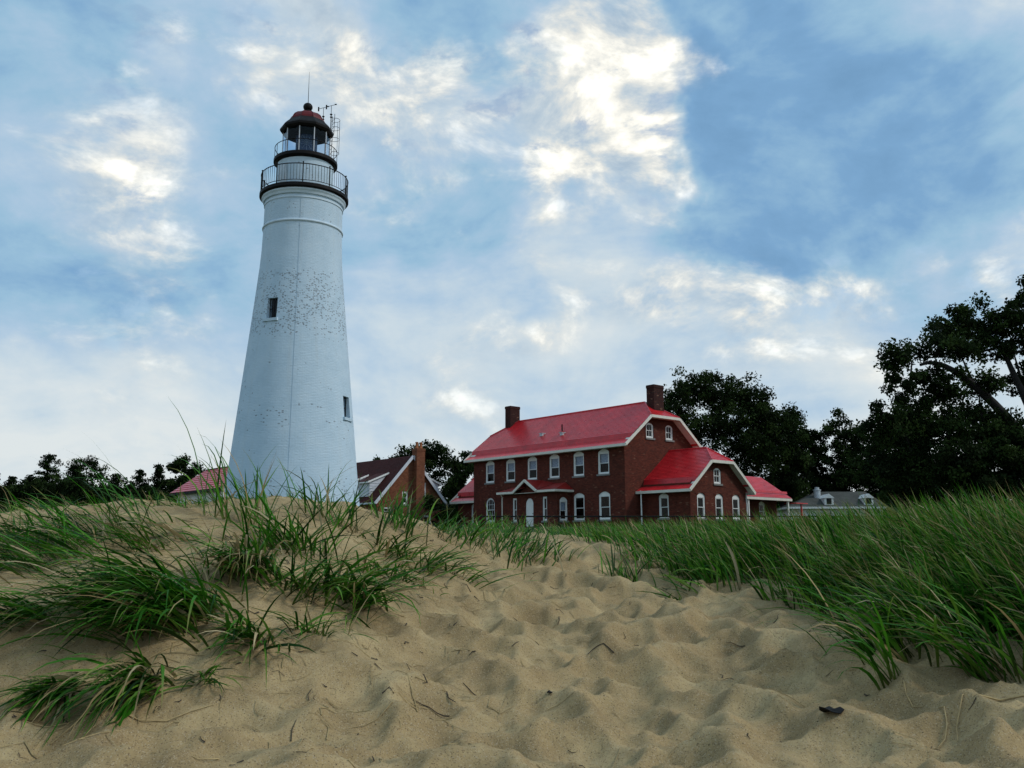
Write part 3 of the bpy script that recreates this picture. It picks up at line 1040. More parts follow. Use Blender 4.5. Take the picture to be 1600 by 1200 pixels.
def courses(mb, rows, row_h, lift=0.022):
    """stepped roof covering: rows = list of ((left point), (right point)) going up the slope"""
    pts = [(Vector(a), Vector(b)) for a, b in rows]
    for (a0, b0), (a1, b1) in zip(pts[:-1], pts[1:]):
        L = ((a1 + b1) / 2 - (a0 + b0) / 2).length
        n = max(1, int(round(L / row_h)))
        nrm = (b0 - a0).cross(((a1 + b1) - (a0 + b0)) / 2).normalized()
        if (b0 - a0).length < 1e-4:
            nrm = (b1 - a1).cross(((a1 + b1) - (a0 + b0)) / 2).normalized()
        for i in range(n):
            t0, t1 = i / n, (i + 1) / n
            p0, q0 = a0.lerp(a1, t0), b0.lerp(b1, t0)
            p1, q1 = a0.lerp(a1, t1), b0.lerp(b1, t1)
            mb.add([p0, q0, p0 + nrm * lift, q0 + nrm * lift, p1, q1], [(0, 1, 3, 2), (2, 3, 5, 4)])
    return mb


A_DIR = -R(49.56)      # the long axis of the keeper's house, pointing to the near gable
HX, HY = 8.50, 70.0
GZ = float(ground_z(HX, HY)) - 0.25
house = thing('brick_house', 'large two storey red brick duplex with red metal roof and white windows', 'house', (HX, HY, 0), A_DIR)
FR = lambda yoff: (lambda u, v, d: (u, yoff + d, v))            # wall facing -y
GBL = lambda xoff: (lambda u, v, d: (xoff - d, u, v))           # wall facing +x (u runs along +y)
FAR = lambda xoff: (lambda u, v, d: (xoff + d, u, v))           # wall facing -x
LEN, DEP, MID = 18.4, 8.16, 4.08
upW = [(-a, 6.22, 1.2, 1.95, 0.24) for a in (2.22, 4.95, 7.78, 10.5, 13.32, 16.12)]
gdW = [(-a, 2.74, 1.2, 2.14, 0.24) for a in (2.18, 4.95)] + [(-16.06, 2.8, 1.2, 2.1, 0.5)]
holes = [arch_loop(x, z, w, h, r) for x, z, w, h, r in upW + gdW]
WT = 8.58
wall('front_wall', house, [(-LEN, GZ), (0, GZ), (0, WT), (-LEN, WT)], holes, FR(0.0), M['brick'])
for x, z, w, h, r in upW:
    window(house, (x, 0, z), 0, w, h, r)
for x, z, w, h, r in gdW[:2]:
    window(house, (x, 0, z), 0, w, h, r, curtain=False)
window(house, (gdW[2][0], 0, gdW[2][1]), 0, 1.2, 2.1, 0.5, 'muntin', False)
gt = 10.66
gout = [(0, GZ), (DEP, GZ), (DEP, WT), (MID + 1.66, gt), (MID - 1.66, gt), (0, WT)]
att = [(2.95, 9.03, 0.87, 1.2, 0.2), (5.27, 9.03, 0.87, 1.2, 0.2)]
wall('gable_wall', house, gout, [arch_loop(*p) for p in att], GBL(0.0), M['brick'])
for y, z, w, h, r in att:
    window(house, (0, y, z), R(90), w, h, r, 'muntin', False, arch=False)
wall('gable_wall', house, gout, [], FAR(-LEN), M['brick'], flip=True)
wall('rear_wall', house, [(-LEN, GZ), (0, GZ), (0, WT), (-LEN, WT)], [], FR(DEP), M['brick'], flip=True)


def jerkin_roof(parent, x0, x1, dep_mid, half_clip, zclip, zridge, hip_run, ovx, ovy, y0, y1, hip0=True, hip1=True, name='roof'):
    """roof with clipped gables; x0..x1 wall ends, y0..y1 walls; slopes symmetrical about dep_mid"""
    sl_ = (zridge - zclip) / half_clip
    T = lambda y: zridge - sl_ * abs(y - dep_mid)
    xa, xb = x0 - (ovx if hip0 else 0), x1 + (ovx if hip1 else 0)
    ra, rb = x0 + (hip_run if hip0 else 0), x1 - (hip_run if hip1 else 0)
    mb = MB()
    for s in (-1, 1):
        yk = dep_mid + s * (dep_mid - y0 - 0.32)       # where the main slope ends above the eave
        ye = dep_mid + s * (dep_mid - y0 + ovy)
        yc = dep_mid + s * half_clip
        zk = T(yk) + 0.10
        L, Rr = (xa, xb) if s < 0 else (xb, xa)
        Lr, Rrr = (ra, rb) if s < 0 else (rb, ra)
        courses(mb, [((L, yk, zk), (Rr, yk, zk)), ((L, yc, T(yc)), (Rr, yc, T(yc))), ((Lr, dep_mid, zridge), (Rrr, dep_mid, zridge))], 0.20)
        # raised gutter board and the flared eave below it
        y2 = yk + s * 0.06
        z2 = zk - 0.40
        z3 = T(ye) - 0.02
        mb.add([(L, ye, z3), (Rr, ye, z3), (L, y2, z2), (Rr, y2, z2), (L, yk, zk + 0.02), (Rr, yk, zk + 0.02)], [(0, 1, 3, 2), (2, 3, 5, 4)])
    for end, xe, re in ((0, xa, ra), (1, xb, rb)):
        if not (hip0 if end == 0 else hip1):
            continue
        a, b_ = (xe, dep_mid - half_clip, zclip), (xe, dep_mid + half_clip, zclip)
        if end == 0:
            a, b_ = b_, a
        courses(mb, [(a, b_), ((re, dep_mid, zridge), (re, dep_mid, zridge))], 0.20)
    roof = mb.build(name, M['red_roof'], parent)
    # ridge and hip caps
    cp_ = MB().tube([(ra, dep_mid, zridge + .02), (rb, dep_mid, zridge + .02)], 0.06, 6)
    for end, xe, re in ((0, xa, ra), (1, xb, rb)):
        if (hip0 if end == 0 else hip1):
            for s in (-1, 1):
                cp_.tube([(xe, dep_mid + s * half_clip, zclip + .03), (re, dep_mid, zridge + .03)], 0.05, 6)
    cp_.build('ridge_cap', M['red_roof'], roof)
    # white boards: eaves, rakes and clipped edge, and the pale soffit
    fb = MB()
    sf = MB()
    for s in (-1, 1):
        ye = dep_mid + s * (dep_mid - y0 + ovy)
        z3 = T(ye) - 0.02
        fb.bar((xa, ye + s * 0.0, z3 - 0.11), (xb, ye, z3 - 0.11), 0.12, 0.20)
        yw = y0 if s < 0 else y1
        q = [(xa, ye, z3 - 0.2), (xb, ye, z3 - 0.2), (xb, yw + 0.0 * s, z3 - 0.2), (xa, yw, z3 - 0.2)]
        sf.add(q, [(0, 3, 2, 1)])
        for end, xe, xw in ((0, xa, x0), (1, xb, x1)):
            if not (hip0 if end == 0 else hip1):
                continue
            yc = dep_mid + s * half_clip
            zc = T(yc)
            fb.bar((xe, ye, z3 - 0.10), (xe, yc, zc - 0.10), 0.07, 0.22)
            sf.add([(xe, ye, z3 - 0.20), (xe, yc, zc - 0.16), (xw, yc, zc - 0.16), (xw, ye, z3 - 0.20)], [(0, 1, 2, 3)])
    for end, xe, xw in ((0, xa, x0), (1, xb, x1)):
        if (hip0 if end == 0 else hip1):
            fb.bar((xe, dep_mid - half_clip, zclip - 0.10), (xe, dep_mid + half_clip, zclip - 0.10), 0.08, 0.21)
            sf.add([(xe, dep_mid - half_clip, zclip - 0.17), (xe, dep_mid + half_clip, zclip - 0.17), (xw, dep_mid + half_clip, zclip - 0.17), (xw, dep_mid - half_clip, zclip - 0.17)], [(0, 1, 2, 3)])
    fb.build('bargeboard', M['cream'], roof)
    sf.build('soffit', M['cream'], roof)
    return roof


rf = jerkin_roof(house, -LEN, 0, MID, 1.69, 10.77, 12.12, 1.45, 0.7, 0.6, 0, DEP)
# vents on the front slope
T_ = lambda y: 12.12 - (12.12 - 10.77) / 1.69 * abs(y - MID)
vp = MB().tube([(-8.6, 1.7, T_(1.7) - .1), (-8.6, 1.7, T_(1.7) + .62)], 0.06, 8).lathe([], 8) if False else MB().tube([(-8.6, 1.7, T_(1.7) - .1), (-8.6, 1.7, T_(1.7) + .62)], 0.06, 8)
vp.build('vent_pipe', M['black'], rf)
for x, y in ((-8.05, 1.25), (-10.85, 1.5)):
    vb = MB().box(x - .17, x + .17, y - .17, y + .17, T_(y) - .05, T_(y) + .16).box(x - .21, x + .21, y - .24, y + .19, T_(y) + .16, T_(y) + .21)
    vb.build('roof_vent', M['galv'], rf)


def chimney(parent, x0, x1, y0, y1, z0, z1, mat, name='chimney'):
    c_ = MB().box(x0, x1, y0, y1, z0, z1 - 0.25).box(x0 - .03, x1 + .03, y0 - .03, y1 + .03, z1 - 0.25, z1 - 0.03)
    c_.box(x0, x1, y0, y1, z1 - 0.03, z1)
    return c_.build(name, mat, parent)


chimney(rf, -0.95, -0.17, 3.75, 4.9, 10.9, 13.4, M['sooty_brick'])
chimney(rf, -17.95, -17.2, 3.3, 4.45, 10.9, 13.55, M['sooty_brick'])

# wings at both ends: side facade with one window, gable with three, attic window
def wing(sx):
    """sx = +1 near end, -1 far end (mirrored)"""
    base = 0.0 if sx > 0 else -LEN
    y0, y1, ym = 1.8, 8.5, 5.14
    L = 4.68
    xs = (base, base + L) if sx > 0 else (base - L, base)
    xe = base + sx * L
    wx = base + sx * 2.17
    hs = [arch_loop(wx, 2.80, 0.95, 1.83, 0.22)]
    wall('wing_front_wall', house, [(xs[0], GZ), (xs[1], GZ), (xs[1], 5.32), (xs[0], 5.32)], hs, FR(y0), M['brick'])
    window(house, (wx, y0, 2.80), 0, 0.95, 1.83, 0.22, curtain=False)
    g = [(3.05, 2.74, 0.93, 1.86, 0.22), (5.2, 2.74, 0.93, 1.86, 0.22), (7.26, 2.74, 0.93, 1.86, 0.22), (5.08, 5.34, 0.88, 1.19, 0.2)]
    o = [(y0, GZ), (y1, GZ), (y1, 5.30), (ym + 1.28, 6.93), (ym - 1.28, 6.93), (y0, 5.30)]
    if sx > 0:
        wall('wing_gable_wall', house, o, [arch_loop(*p) for p in g], GBL(xe), M['brick'])
        for y, z, w, h, r in g[:3]:
            window(house, (xe, y, z), R(90), w, h, r, curtain=False)
        window(house, (xe, g[3][0], g[3][1]), R(90), *g[3][2:], 'muntin', False, arch=False)
    else:
        wall('wing_gable_wall', house, o, [], FAR(xe), M['brick'], flip=True)
    wall('wing_rear_wall', house, [(xs[0], GZ), (xs[1], GZ), (xs[1], 5.32), (xs[0], 5.32)], [], FR(y1), M['brick'], flip=True)
    jerkin_roof(house, xs[0], xs[1], ym, 1.31, 7.05, 8.14, 1.0, 0.5, 0.6, y0, y1, hip0=(sx < 0), hip1=(sx > 0), name='wing_roof')


wing(1)
wing(-1)
for x, y, zt in ((0.42, 1.22, 4.86), (4.62, 8.62, 4.7)):
    MB().tube([(x, y, zt), (x, y + .06, zt - .25), (x, y + .1, GZ)], 0.055, 8).build('downspout', M['white'], house)
MB().tube([(-12.45, -1.86, 5.05), (-12.5, -1.6, 4.75), (-12.5, -1.58, GZ)], 0.05, 8).build('downspout', M['cream'], house)

# rear annex with its own low roof and porch posts
ax0, ax1, ay0, ay1, azr, aze = -1.2, 3.75, 8.5, 16.2, 6.5, 4.62
an = MB()
courses(an, [((3.75, ay0, aze), (3.75, ay1, aze)), ((1.2, ay0 - .0, azr), (1.2, ay1 - 0.6, azr))], 0.2)
an.add([(3.35, ay0, aze + .38), (3.35, ay1, aze + .38), (3.30, ay0, aze + .62), (3.30, ay1, aze + .58)], [(0, 1, 3, 2)])
courses(an, [((-1.35, ay1, aze), (-1.35, ay0, aze)), ((1.2, ay1 - .6, azr), (1.2, ay0, azr))], 0.2)
courses(an, [((3.75, ay1, aze), (-1.35, ay1, aze)), ((1.2, ay1 - .6, azr), (1.2, ay1 - .6, azr))], 0.2)
ar = an.build('annex_roof', M['red_roof'], house)
MB().bar((3.74, ay0 - .1, aze - .12), (3.74, ay1, aze - .12), 0.1, 0.2).bar((3.7, ay1, aze - .12), (-1.3, ay1, aze - .12), 0.1, 0.2).build('fascia', M['cream'], ar)
wall('annex_wall', house, [(ay0, GZ), (ay1 - .5, GZ), (ay1 - .5, aze + .3), (ay0, aze + .3)], [arch_loop(13.6, 2.9, 0.8, 1.45, 0.15)], GBL(2.6), M['brick'])
window(house, (2.6, 13.6, 2.9), R(90), 0.8, 1.45, 0.15, curtain=False, arch=False)
wall('annex_wall', house, [(-1, GZ), (2.6, GZ), (2.6, aze + .5), (-1, aze + .5)], [], FR(ay1 - .5), M['brick'], flip=True)
for y in (10.3, 15.8):
    MB().box(3.55, 3.68, y - .065, y + .065, GZ, aze - .1).build('porch_post', M['white'], house)
MB().box(3.0, 4.1, 16.25, 18.0, 4.2, 4.28).box(3.5, 3.62, 17.8, 17.92, GZ, 4.2).build('side_canopy', M['red_roof'], house)

# enclosed front porch with a small gable over the door
pc, pw, pd = -9.14, 3.25, 1.5
pL, pR = pc - pw, pc + pw
ph = [arch_loop(pc - 0.02, 2.3, 0.95, 2.28, 0.42), arch_loop(pc - 1.86, 2.72, 0.52, 1.92, 0), arch_loop(pc + 1.82, 2.72, 0.52, 1.92, 0)]
wall('porch_wall', house, [(pL, GZ), (pR, GZ), (pR, 5.12), (pc + 1.2, 5.12), (pc, 5.85), (pc - 1.2, 5.12), (pL, 5.12)], ph, FR(-pd), M['brick'])
wall('porch_side_wall', house, [(-pd, GZ), (0, GZ), (0, 5.12), (-pd, 5.12)], [arch_loop(-0.78, 2.72, 0.86, 1.85, 0.25)], GBL(pR), M['brick'])
wall('porch_side_wall', house, [(-pd, GZ), (0, GZ), (0, 5.12), (-pd, 5.12)], [], FAR(pL), M['brick'], flip=True)
window(house, (pR, -0.78, 2.72), R(90), 0.86, 1.85, 0.25, curtain=True, arch=False)
for dx in (-1.86, 1.82):
    window(house, (pc + dx, -pd, 2.72), 0, 0.52, 1.92, 0, curtain=False)
dl = arch_loop(0, 0.0, 0.94, 2.27, 0.42)
dm = MB()
dm.holed([dl], lambda u, v: (u, 0.06, v))
for (a, b_, q0, q1) in ((-0.34, -0.05, 0.2, 0.95), (0.05, 0.34, 0.2, 0.95), (-0.34, -0.05, 1.1, 1.75), (0.05, 0.34, 1.1, 1.75)):
    dm.box(a, b_, 0.045, 0.06, q0, q1)
door = dm.build('door', M['white'], house, loc=(pc - 0.02, -pd, 2.3))
MB().lathe([(0.0, -0.03), (0.035, -0.02), (0.035, 0.02), (0.0, 0.03)], 8).build('handle', M['black'], door, loc=(0.38, 0.02, 1.02))
pr = MB()
ez, ey, rz_ = 5.16, -2.0, 5.78
cL, cR = pc - 1.42, pc + 1.42
for (xa, xb, flip_) in ((pL - .35, cL, 0), (cR, pR + .35, 1)):
    pr.add([(xa, ey, ez), (xb, ey, ez), (xb, 0, rz_), (xa + (0.9 if not flip_ else 0), 0, rz_), (xb - (0.9 if flip_ else 0), 0, rz_)],
           [(0, 1, 2, 3) if not flip_ else (0, 1, 4, 3)])
pr.add([(pL - .35, ey, ez), (pL - .35, 0, ez), (pL + .55, 0, rz_)], [(0, 2, 1)])
pr.add([(pR + .35, ey, ez), (pR + .35, 0, ez), (pR - .55, 0, rz_)], [(0, 1, 2)])
gz_ = 6.08
pr.add([(cL, ey - .06, ez + .01), (pc, ey - .06, gz_), (pc, 0, gz_), (cL, 0, rz_ + .01)], [(0, 1, 2, 3)])
pr.add([(cR, ey - .06, ez + .01), (pc, ey - .06, gz_), (pc, 0, gz_), (cR, 0, rz_ + .01)], [(0, 3, 2, 1)])
m = roof_mat('red_flat_metal', (0.30, 0.018, 0.014), 0.42, 3.0, 2.0)
po = pr.build('porch_roof', m, house)
pb = MB().bar((pL - .35, ey, ez - .1), (cL + .04, ey, ez - .1), 0.1, 0.17).bar((cR - .04, ey, ez - .1), (pR + .35, ey, ez - .1), 0.1, 0.17)
pb.bar((cL, ey - .06, ez - .08), (pc, ey - .06, gz_ - .10), 0.1, 0.19).bar((cR, ey - .06, ez - .08), (pc, ey - .06, gz_ - .10), 0.1, 0.19)
pb.bar((pR + .35, ey, ez - .1), (pR + .35, 0, ez - .1), 0.1, 0.17).bar((pL - .35, ey, ez - .1), (pL - .35, 0, ez - .1), 0.1, 0.17)
pb.build('fascia', M['cream'], po)
MB().box(pL - .3, pR + .3, ey + .05, -.01, ez - .2, ez - .17).build('soffit', M['cream'], po)

# ---- brick cottage with steep dark roof
CX_, CY_ = -9.22, 85.0
cot = thing('brick_cottage', 'orange brick cottage with steep dark red roof and chimney behind the tower', 'house', (CX_, CY_, 0), A_DIR)
hw, zr, ze = 3.6, 8.88, 4.9
sl_ = (zr - ze) / hw
g0 = float(ground_z(CX_, CY_)) - .2
ch = [arch_loop(1.3, 5.03, 0.78, 1.45, 0), arch_loop(-0.62, 4.45, 0.62, 1.15, 0), arch_loop(-2.5, 3.4, 0.8, 0.75, 0), arch_loop(1.5, 2.3, 1.6, 1.2, 0)]
wall('gable_wall', cot, [(-hw, g0), (hw, g0), (hw, ze - .1), (0, zr - .15), (-hw, ze - .1)], ch, GBL(0), M['brick_orange'])
for y, z, w, h in ((1.3, 5.03, 0.78, 1.45), (-0.62, 4.45, 0.62, 1.15), (-2.5, 3.4, 0.8, 0.75), (1.5, 2.3, 1.6, 1.2)):
    window(cot, (0, y, z), R(90), w, h, 0, curtain=False, arch=False)
wall('rear_gable_wall', cot, [(-hw, g0), (hw, g0), (hw, ze - .1), (0, zr - .15), (-hw, ze - .1)], [], FAR(-11), M['brick_orange'], flip=True)
wall('side_wall', cot, [(-11, g0), (0, g0), (0, ze), (-11, ze)], [], FR(-hw), M['brick_orange'])
wall('side_wall', cot, [(-11, g0), (0, g0), (0, ze), (-11, ze)], [], FR(hw), M['brick_orange'], flip=True)
cr_ = MB()
for s in (-1, 1):
    L, Rr = (-11.3, 0.3) if s < 0 else (0.3, -11.3)
    ye = s * (hw + .35)
    courses(cr_, [((L, ye, zr - sl_ * abs(ye)), (Rr, ye, zr - sl_ * abs(ye))), ((L, 0, zr), (Rr, 0, zr))], 0.18, 0.015)
crf = cr_.build('roof', M['brown_roof'], cot)
cb = MB()
for s in (-1, 1):
    ye = s * (hw + .35)
    cb.bar((.31, ye, zr - sl_ * abs(ye) - .08), (.31, 0, zr - .08), 0.06, 0.26)
    cb.bar((-11.3, ye, zr - sl_ * abs(ye) - .06), (.3, ye, zr - sl_ * abs(ye) - .06), 0.12, 0.14)
cb.build('bargeboard', M['siding'], crf)
cch = chimney(cot, -0.15, 0.62, 0.18, 1.08, g0, 9.55, M['brick_orange'])
for y in (0.42, 0.86):
    MB().lathe([(0.14, 9.55), (0.17, 9.6), (0.13, 9.75), (0.12, 10.05), (0.16, 10.1), (0.13, 10.15), (0.13, 10.0)], 12).build('chimney_pot', M['terracotta'], cch, loc=(0.23, y, 0))


def shed_dormer(parent, x0, x1, s):
    yf, zf = s * 3.4, 6.54
    yb = s * 1.44
    zb = zr - sl_ * 1.44
    zs = zr - sl_ * 3.4
    d_ = MB()
    d_.add([(x0, yf, zs), (x1, yf, zs), (x1, yf, zf), (x0, yf, zf)], [(0, 1, 2, 3) if s < 0 else (3, 2, 1, 0)])
    for x in (x0, x1):
        d_.add([(x, yf, zs), (x, yf, zf), (x, yb, zb)], [(0, 1, 2)])
    n = 6
    for x, e in ((x1, 0.02), (x0, -0.02)):
        for k in range(n):
            a = k / n
            z = zs + (zf - zs) * a
            yy = yf + (yb - yf) * 0.0
            # lap board edge runs back until it meets the roof
            back = (zr - z) / sl_ * s
            d_.bar((x + e, yf, z + .03), (x + e, back * 1.0, z + .03), 0.03, 0.03)
    dd = d_.build('dormer', M['siding'], parent)
    rr = MB().add([(x0 - .15, yf + s * .25, zf - .1), (x1 + .15, yf + s * .25, zf - .1), (x1 + .15, yb, zb + .08), (x0 - .15, yb, zb + .08)], [(0, 1, 2, 3) if s < 0 else (3, 2, 1, 0)])
    rr.build('dormer_roof', M['brown_roof'], dd)
    MB().bar((x0 - .15, yf + s * .25, zf - .16), (x1 + .15, yf + s * .25, zf - .16), 0.1, 0.12).bar((x1 + .16, yf + s * .25, zf - .14), (x1 + .16, yb, zb + .02), 0.06, 0.14).build('trim', M['white'], dd)
    w_ = window(parent, ((x0 + x1) / 2, yf - .06 * (1 if s < 0 else -1), zs + .15), 0 if s < 0 else math.pi, 0.8, zf - zs - .35, 0, curtain=False, sill=False, arch=False)
    return dd


shed_dormer(cot, -3.4, -1.6, -1)
shed_dormer(cot, -6.9, -5.1, -1)
shed_dormer(cot, -2.6, -0.5, 1)
MB().lathe([(0.01, 0), (0.16, 0.0), (0.16, 0.2), (0.0, 0.25)], 8).build('roof_vent', M['galv'], crf, loc=(-1.9, -1.9, zr - sl_ * 1.9))

# ---- small outbuilding by the tower
OX, OY = -21.07, 64.0
ob = thing('outbuilding', 'small white outbuilding with red metal roof left of the tower', 'shed', (OX, OY, 0), A_DIR)
g0 = float(ground_z(OX, OY)) - .2
hw, zr, ze = 2.0, 5.9, 4.50
wall('front_wall', ob, [(0.3, g0), (7.4, g0), (7.4, ze), (.3, ze)], [arch_loop(2.2, 2.4, .9, 1.5, 0)], FR(-hw), M['white'])
window(ob, (2.2, -hw, 2.4), 0, .9, 1.5, 0, curtain=False, arch=False)
wall('rear_wall', ob, [(0.3, g0), (7.4, g0), (7.4, ze), (.3, ze)], [], FR(hw), M['white'], flip=True)
go = [(-hw, g0), (hw, g0), (hw, ze - .0), (0, zr - .1), (-hw, ze - .0)]
wall('gable_wall', ob, go, [], GBL(7.4), M['white'])
wall('gable_wall', ob, go, [], FAR(.3), M['white'], flip=True)
orf = MB()
for s in (-1, 1):
    L, Rr = (0, 7.8) if s < 0 else (7.8, 0)
    courses(orf, [((L, s * 2.4, 4.24), (Rr, s * 2.4, 4.24)), ((L, 0, zr), (Rr, 0, zr))], 0.30, 0.03)
orf = orf.build('roof', M['red_roof'], ob)
ot = MB()
for s in (-1, 1):
    ot.bar((0, s * 2.4, 4.16), (7.8, s * 2.4, 4.16), .08, .14)
    for x in (0, 7.8):
        ot.bar((x, s * 2.4, 4.16), (x, 0, zr - .08), .06, .14)
ot.bar((0, 0, zr + .02), (7.8, 0, zr + .02), .12, .06)
ot.build('bargeboard', M['dark_room'], orf)

# ---- grey roofed house beyond the grass on the right
gh = thing('grey_roof_house', 'low pale house with grey hipped roof and two white dormers', 'house', (33.0, 95.0, 0), R(-4))
g0 = 1.0
MB().box(-4.5, 4.6, 0, 7.6, g0, 4.6).build('wall', M['white'], gh)
gr_ = MB()
e = [(-5.0, -.5, 4.62), (5.0, -.5, 4.62), (5.0, 8.1, 4.62), (-5.0, 8.1, 4.62)]
r0, r1 = (-0.9, 3.8, 6.35), (4.0, 3.8, 6.35)
courses(gr_, [(e[0], e[1]), (r0, r1)], 0.2, 0.015)
courses(gr_, [(e[2], e[3]), (r1, r0)], 0.2, 0.015)
courses(gr_, [(e[1], e[2]), (r1, r1)], 0.2, 0.015)
courses(gr_, [(e[3], e[0]), (r0, r0)], 0.2, 0.015)
grf = gr_.build('roof', M['grey_roof'], gh)
MB().bar((-5, -.5, 4.52), (5, -.5, 4.52), .1, .2).bar((5, -.5, 4.52), (5, 8.1, 4.52), .1, .2).bar((-5, -.5, 4.52), (-5, 8.1, 4.52), .1, .2).build('fascia', M['white'], grf)
for x in (-0.75, 3.2):
    d_ = MB().box(x - .45, x + .45, 0.0, 2.6, 4.75, 5.55).add([(x - .55, -.1, 5.5), (x + .55, -.1, 5.5), (x, -.1, 5.95), (x - .55, 2.9, 5.5), (x + .55, 2.9, 5.5), (x, 2.9, 5.95)], [(0, 1, 2), (0, 2, 5, 3), (1, 4, 5, 2)])
    dd = d_.build('dormer', M['white'], gh)
    MB().box(x - .24, x + .24, -.03, .02, 4.9, 5.5).build('pane', M['dark_room'], dd)
MB().lathe([(0.36, 5.2), (0.36, 6.35), (0.42, 6.38), (0.42, 6.48), (0.25, 6.52), (0.25, 6.72), (0.0, 6.76)], 16).build('flue', M['galv'], gh, loc=(-1.35, 2.2, 0))
for x in (-3.0, -1.0, 1.2, 3.3):
    w_ = MB().box(x - .45, x + .45, -.04, .02, 2.2, 3.7)
    w_ = w_.build('window', M['white'], gh)
    MB().box(x - .36, x + .36, -.05, -.035, 2.3, 3.6).build('pane', M['dark_room'], w_)

# ---- black metal fence in front of the house
fe = thing('metal_fence', 'thin black metal rail fence in front of the brick house', 'fence', (0, 56, 0))
fx0, fx1 = -2.0, 22.0
fz = lambda x: float(ground_z(x, 56))
ft = 2.52
MB().tube([(fx0, 0, ft), (fx1, 0, ft)], 0.045, 6).build('rail', M['black'], fe)
MB().tube([(fx0, 0, ft - .62), (fx1, 0, ft - .62)], 0.025, 6).build('rail', M['black'], fe)
pm = MB().tube([(0, 0, 1.1), (0, 0, ft + .06)], 0.045, 6).mesh('post', M['black'])
for k in range(11):
    link('post', pm, fe, (fx0 + k * (fx1 - fx0) / 10, 0, 0))

# ------------------------------------------------------------------ trees
LEAF_T = [(0.014, 0.026, 0.008), (0.020, 0.038, 0.010), (0.032, 0.056, 0.014), (0.011, 0.020, 0.007)]


def leaf_cloud(cent, rad, count, size, g, droop=0.0, flat=0.6):
    """leaves spread through small puffs; returns arrays for npmesh"""
    k = len(cent)
    idx = g.integers(0, k, count)
    d = g.normal(size=(count, 3))
    d /= np.linalg.norm(d, axis=1, keepdims=True)
    rr = g.random(count) ** 0.5 * (0.8 + 0.45 * g.random(count))
    p = cent[idx] + d * rad[idx] * rr[:, None]
    ax = g.normal(size=(count, 3))
    ax[:, 2] -= droop
    ax /= np.linalg.norm(ax, axis=1, keepdims=True)
    nr = g.normal(size=(count, 3)) * flat
    nr[:, 2] += 0.8
    sd = np.cross(ax, nr)
    sd /= np.maximum(np.linalg.norm(sd, axis=1, keepdims=True), 1e-5)
    L = size * (0.45 + 1.0 * g.random(count))[:, None]
    up_ = np.cross(sd, ax) * L * 0.18
    v = np.stack([p - ax * L * 0.5, p + sd * L * 0.30 + up_, p + ax * L * 0.5, p - sd * L * 0.30 + up_], 1).reshape(-1, 3)
    tn = np.array(LEAF_T)[g.integers(0, len(LEAF_T), k)][idx] * (0.75 + 0.5 * g.random((count, 1)))
    return v, np.repeat(tn, 4, axis=0)


def quad_mesh(name, v, c, mat):
    n = len(v) // 4
    return npmesh(name, v, np.arange(n * 4), np.full(n, 4), mat, c)


def bez(a, b, bend, n=5):
    a, b = np.array(a, float), np.array(b, float)
    mid = (a + b) / 2 + np.array(bend)
    return [tuple((1 - t) ** 2 * a + 2 * t * (1 - t) * mid + t * t * b) for t in np.linspace(0, 1, n)]


def broadleaf(label, x, y, trunk_r, fork, clumps, leaves, size, seed, limbs=None, puff=(0.55, 1.1), density=1.0, group=None, name='broadleaf_tree', fill=0.5):
    """clumps: (dx, dy, z, rx, ry, rz) relative to the foot of the tree; z is height above the foot"""
    g = np.random.default_rng(seed)
    z0 = float(ground_z(x, y)) - 0.1
    o = thing(name, label, 'tree', (x, y, z0), group=group)
    tb = MB()
    tx, ty = fork[0], fork[1]
    trunk = bez((0, 0, -0.3), fork, (tx * 0.2 + 0.1, ty * .2, 0.3), 7)
    tb.tube(trunk, [trunk_r * (1.25 - 0.6 * i / 6) for i in range(7)], 9)
    tb.build('trunk', M['bark'], o, True)
    cen, rad, nleaf = [], [], []
    lb = MB()
    clumps = sorted(clumps, key=lambda c: math.dist((c[0], c[1], c[2]), fork))
    vol = [c[3] * c[5] for c in clumps]
    hubs = [tuple(fork)]
    for ci, (dx, dy, z, rx, ry, rz) in enumerate(clumps):
        hub = (dx * 0.9, dy * 0.9, z - rz * 0.35)
        r0 = trunk_r * 0.28
        src = min(hubs, key=lambda q_: math.dist(q_, hub) + 1.2 * max(0.0, q_[2] - hub[2]))
        hubs.append(hub)
        r0 = trunk_r * (0.34 if src is hubs[0] else 0.19)
        path = bez(src, hub, (g.normal() * .3, g.normal() * .3, 0.12 * abs(z - src[2])), 6)
        lb.tube(path, [r0 * (1 - 0.68 * i / 5) for i in range(6)], 6, False)
        npf = max(9, int(vol[ci] * 7.5 * density))
        for _ in range(npf):
            d = g.normal(size=3)
            d /= np.linalg.norm(d)
            q = g.random() ** fill * g.uniform(0.75, 1.25)
            p = np.array([dx + d[0] * rx * q, dy + d[1] * ry * q, z + d[2] * rz * q])
            cen.append(p)
            pr_ = g.uniform(*puff)
            rad.append([pr_, pr_, pr_ * 0.8])
            if g.random() < 0.6:
                br_ = bez(hub, p, (g.normal() * .25, g.normal() * .25, 0.25), 4)
                lb.tube(br_, [r0 * 0.30, r0 * 0.2, r0 * 0.12, r0 * 0.05], 4, False)
    if limbs:
        for pts, ra, rb in limbs:
            n = len(pts)
            lb.tube(pts, [ra + (rb - ra) * i / (n - 1) for i in range(n)], 7, False)
    lb.build('limb', M['bark'], o, True)
    v, c = leaf_cloud(np.array(cen), np.array(rad), int(leaves * 1.7), size * 0.88, g, 0.3)
    link('crown', quad_mesh('crown', v, c, M['leaf']), o)
    return o


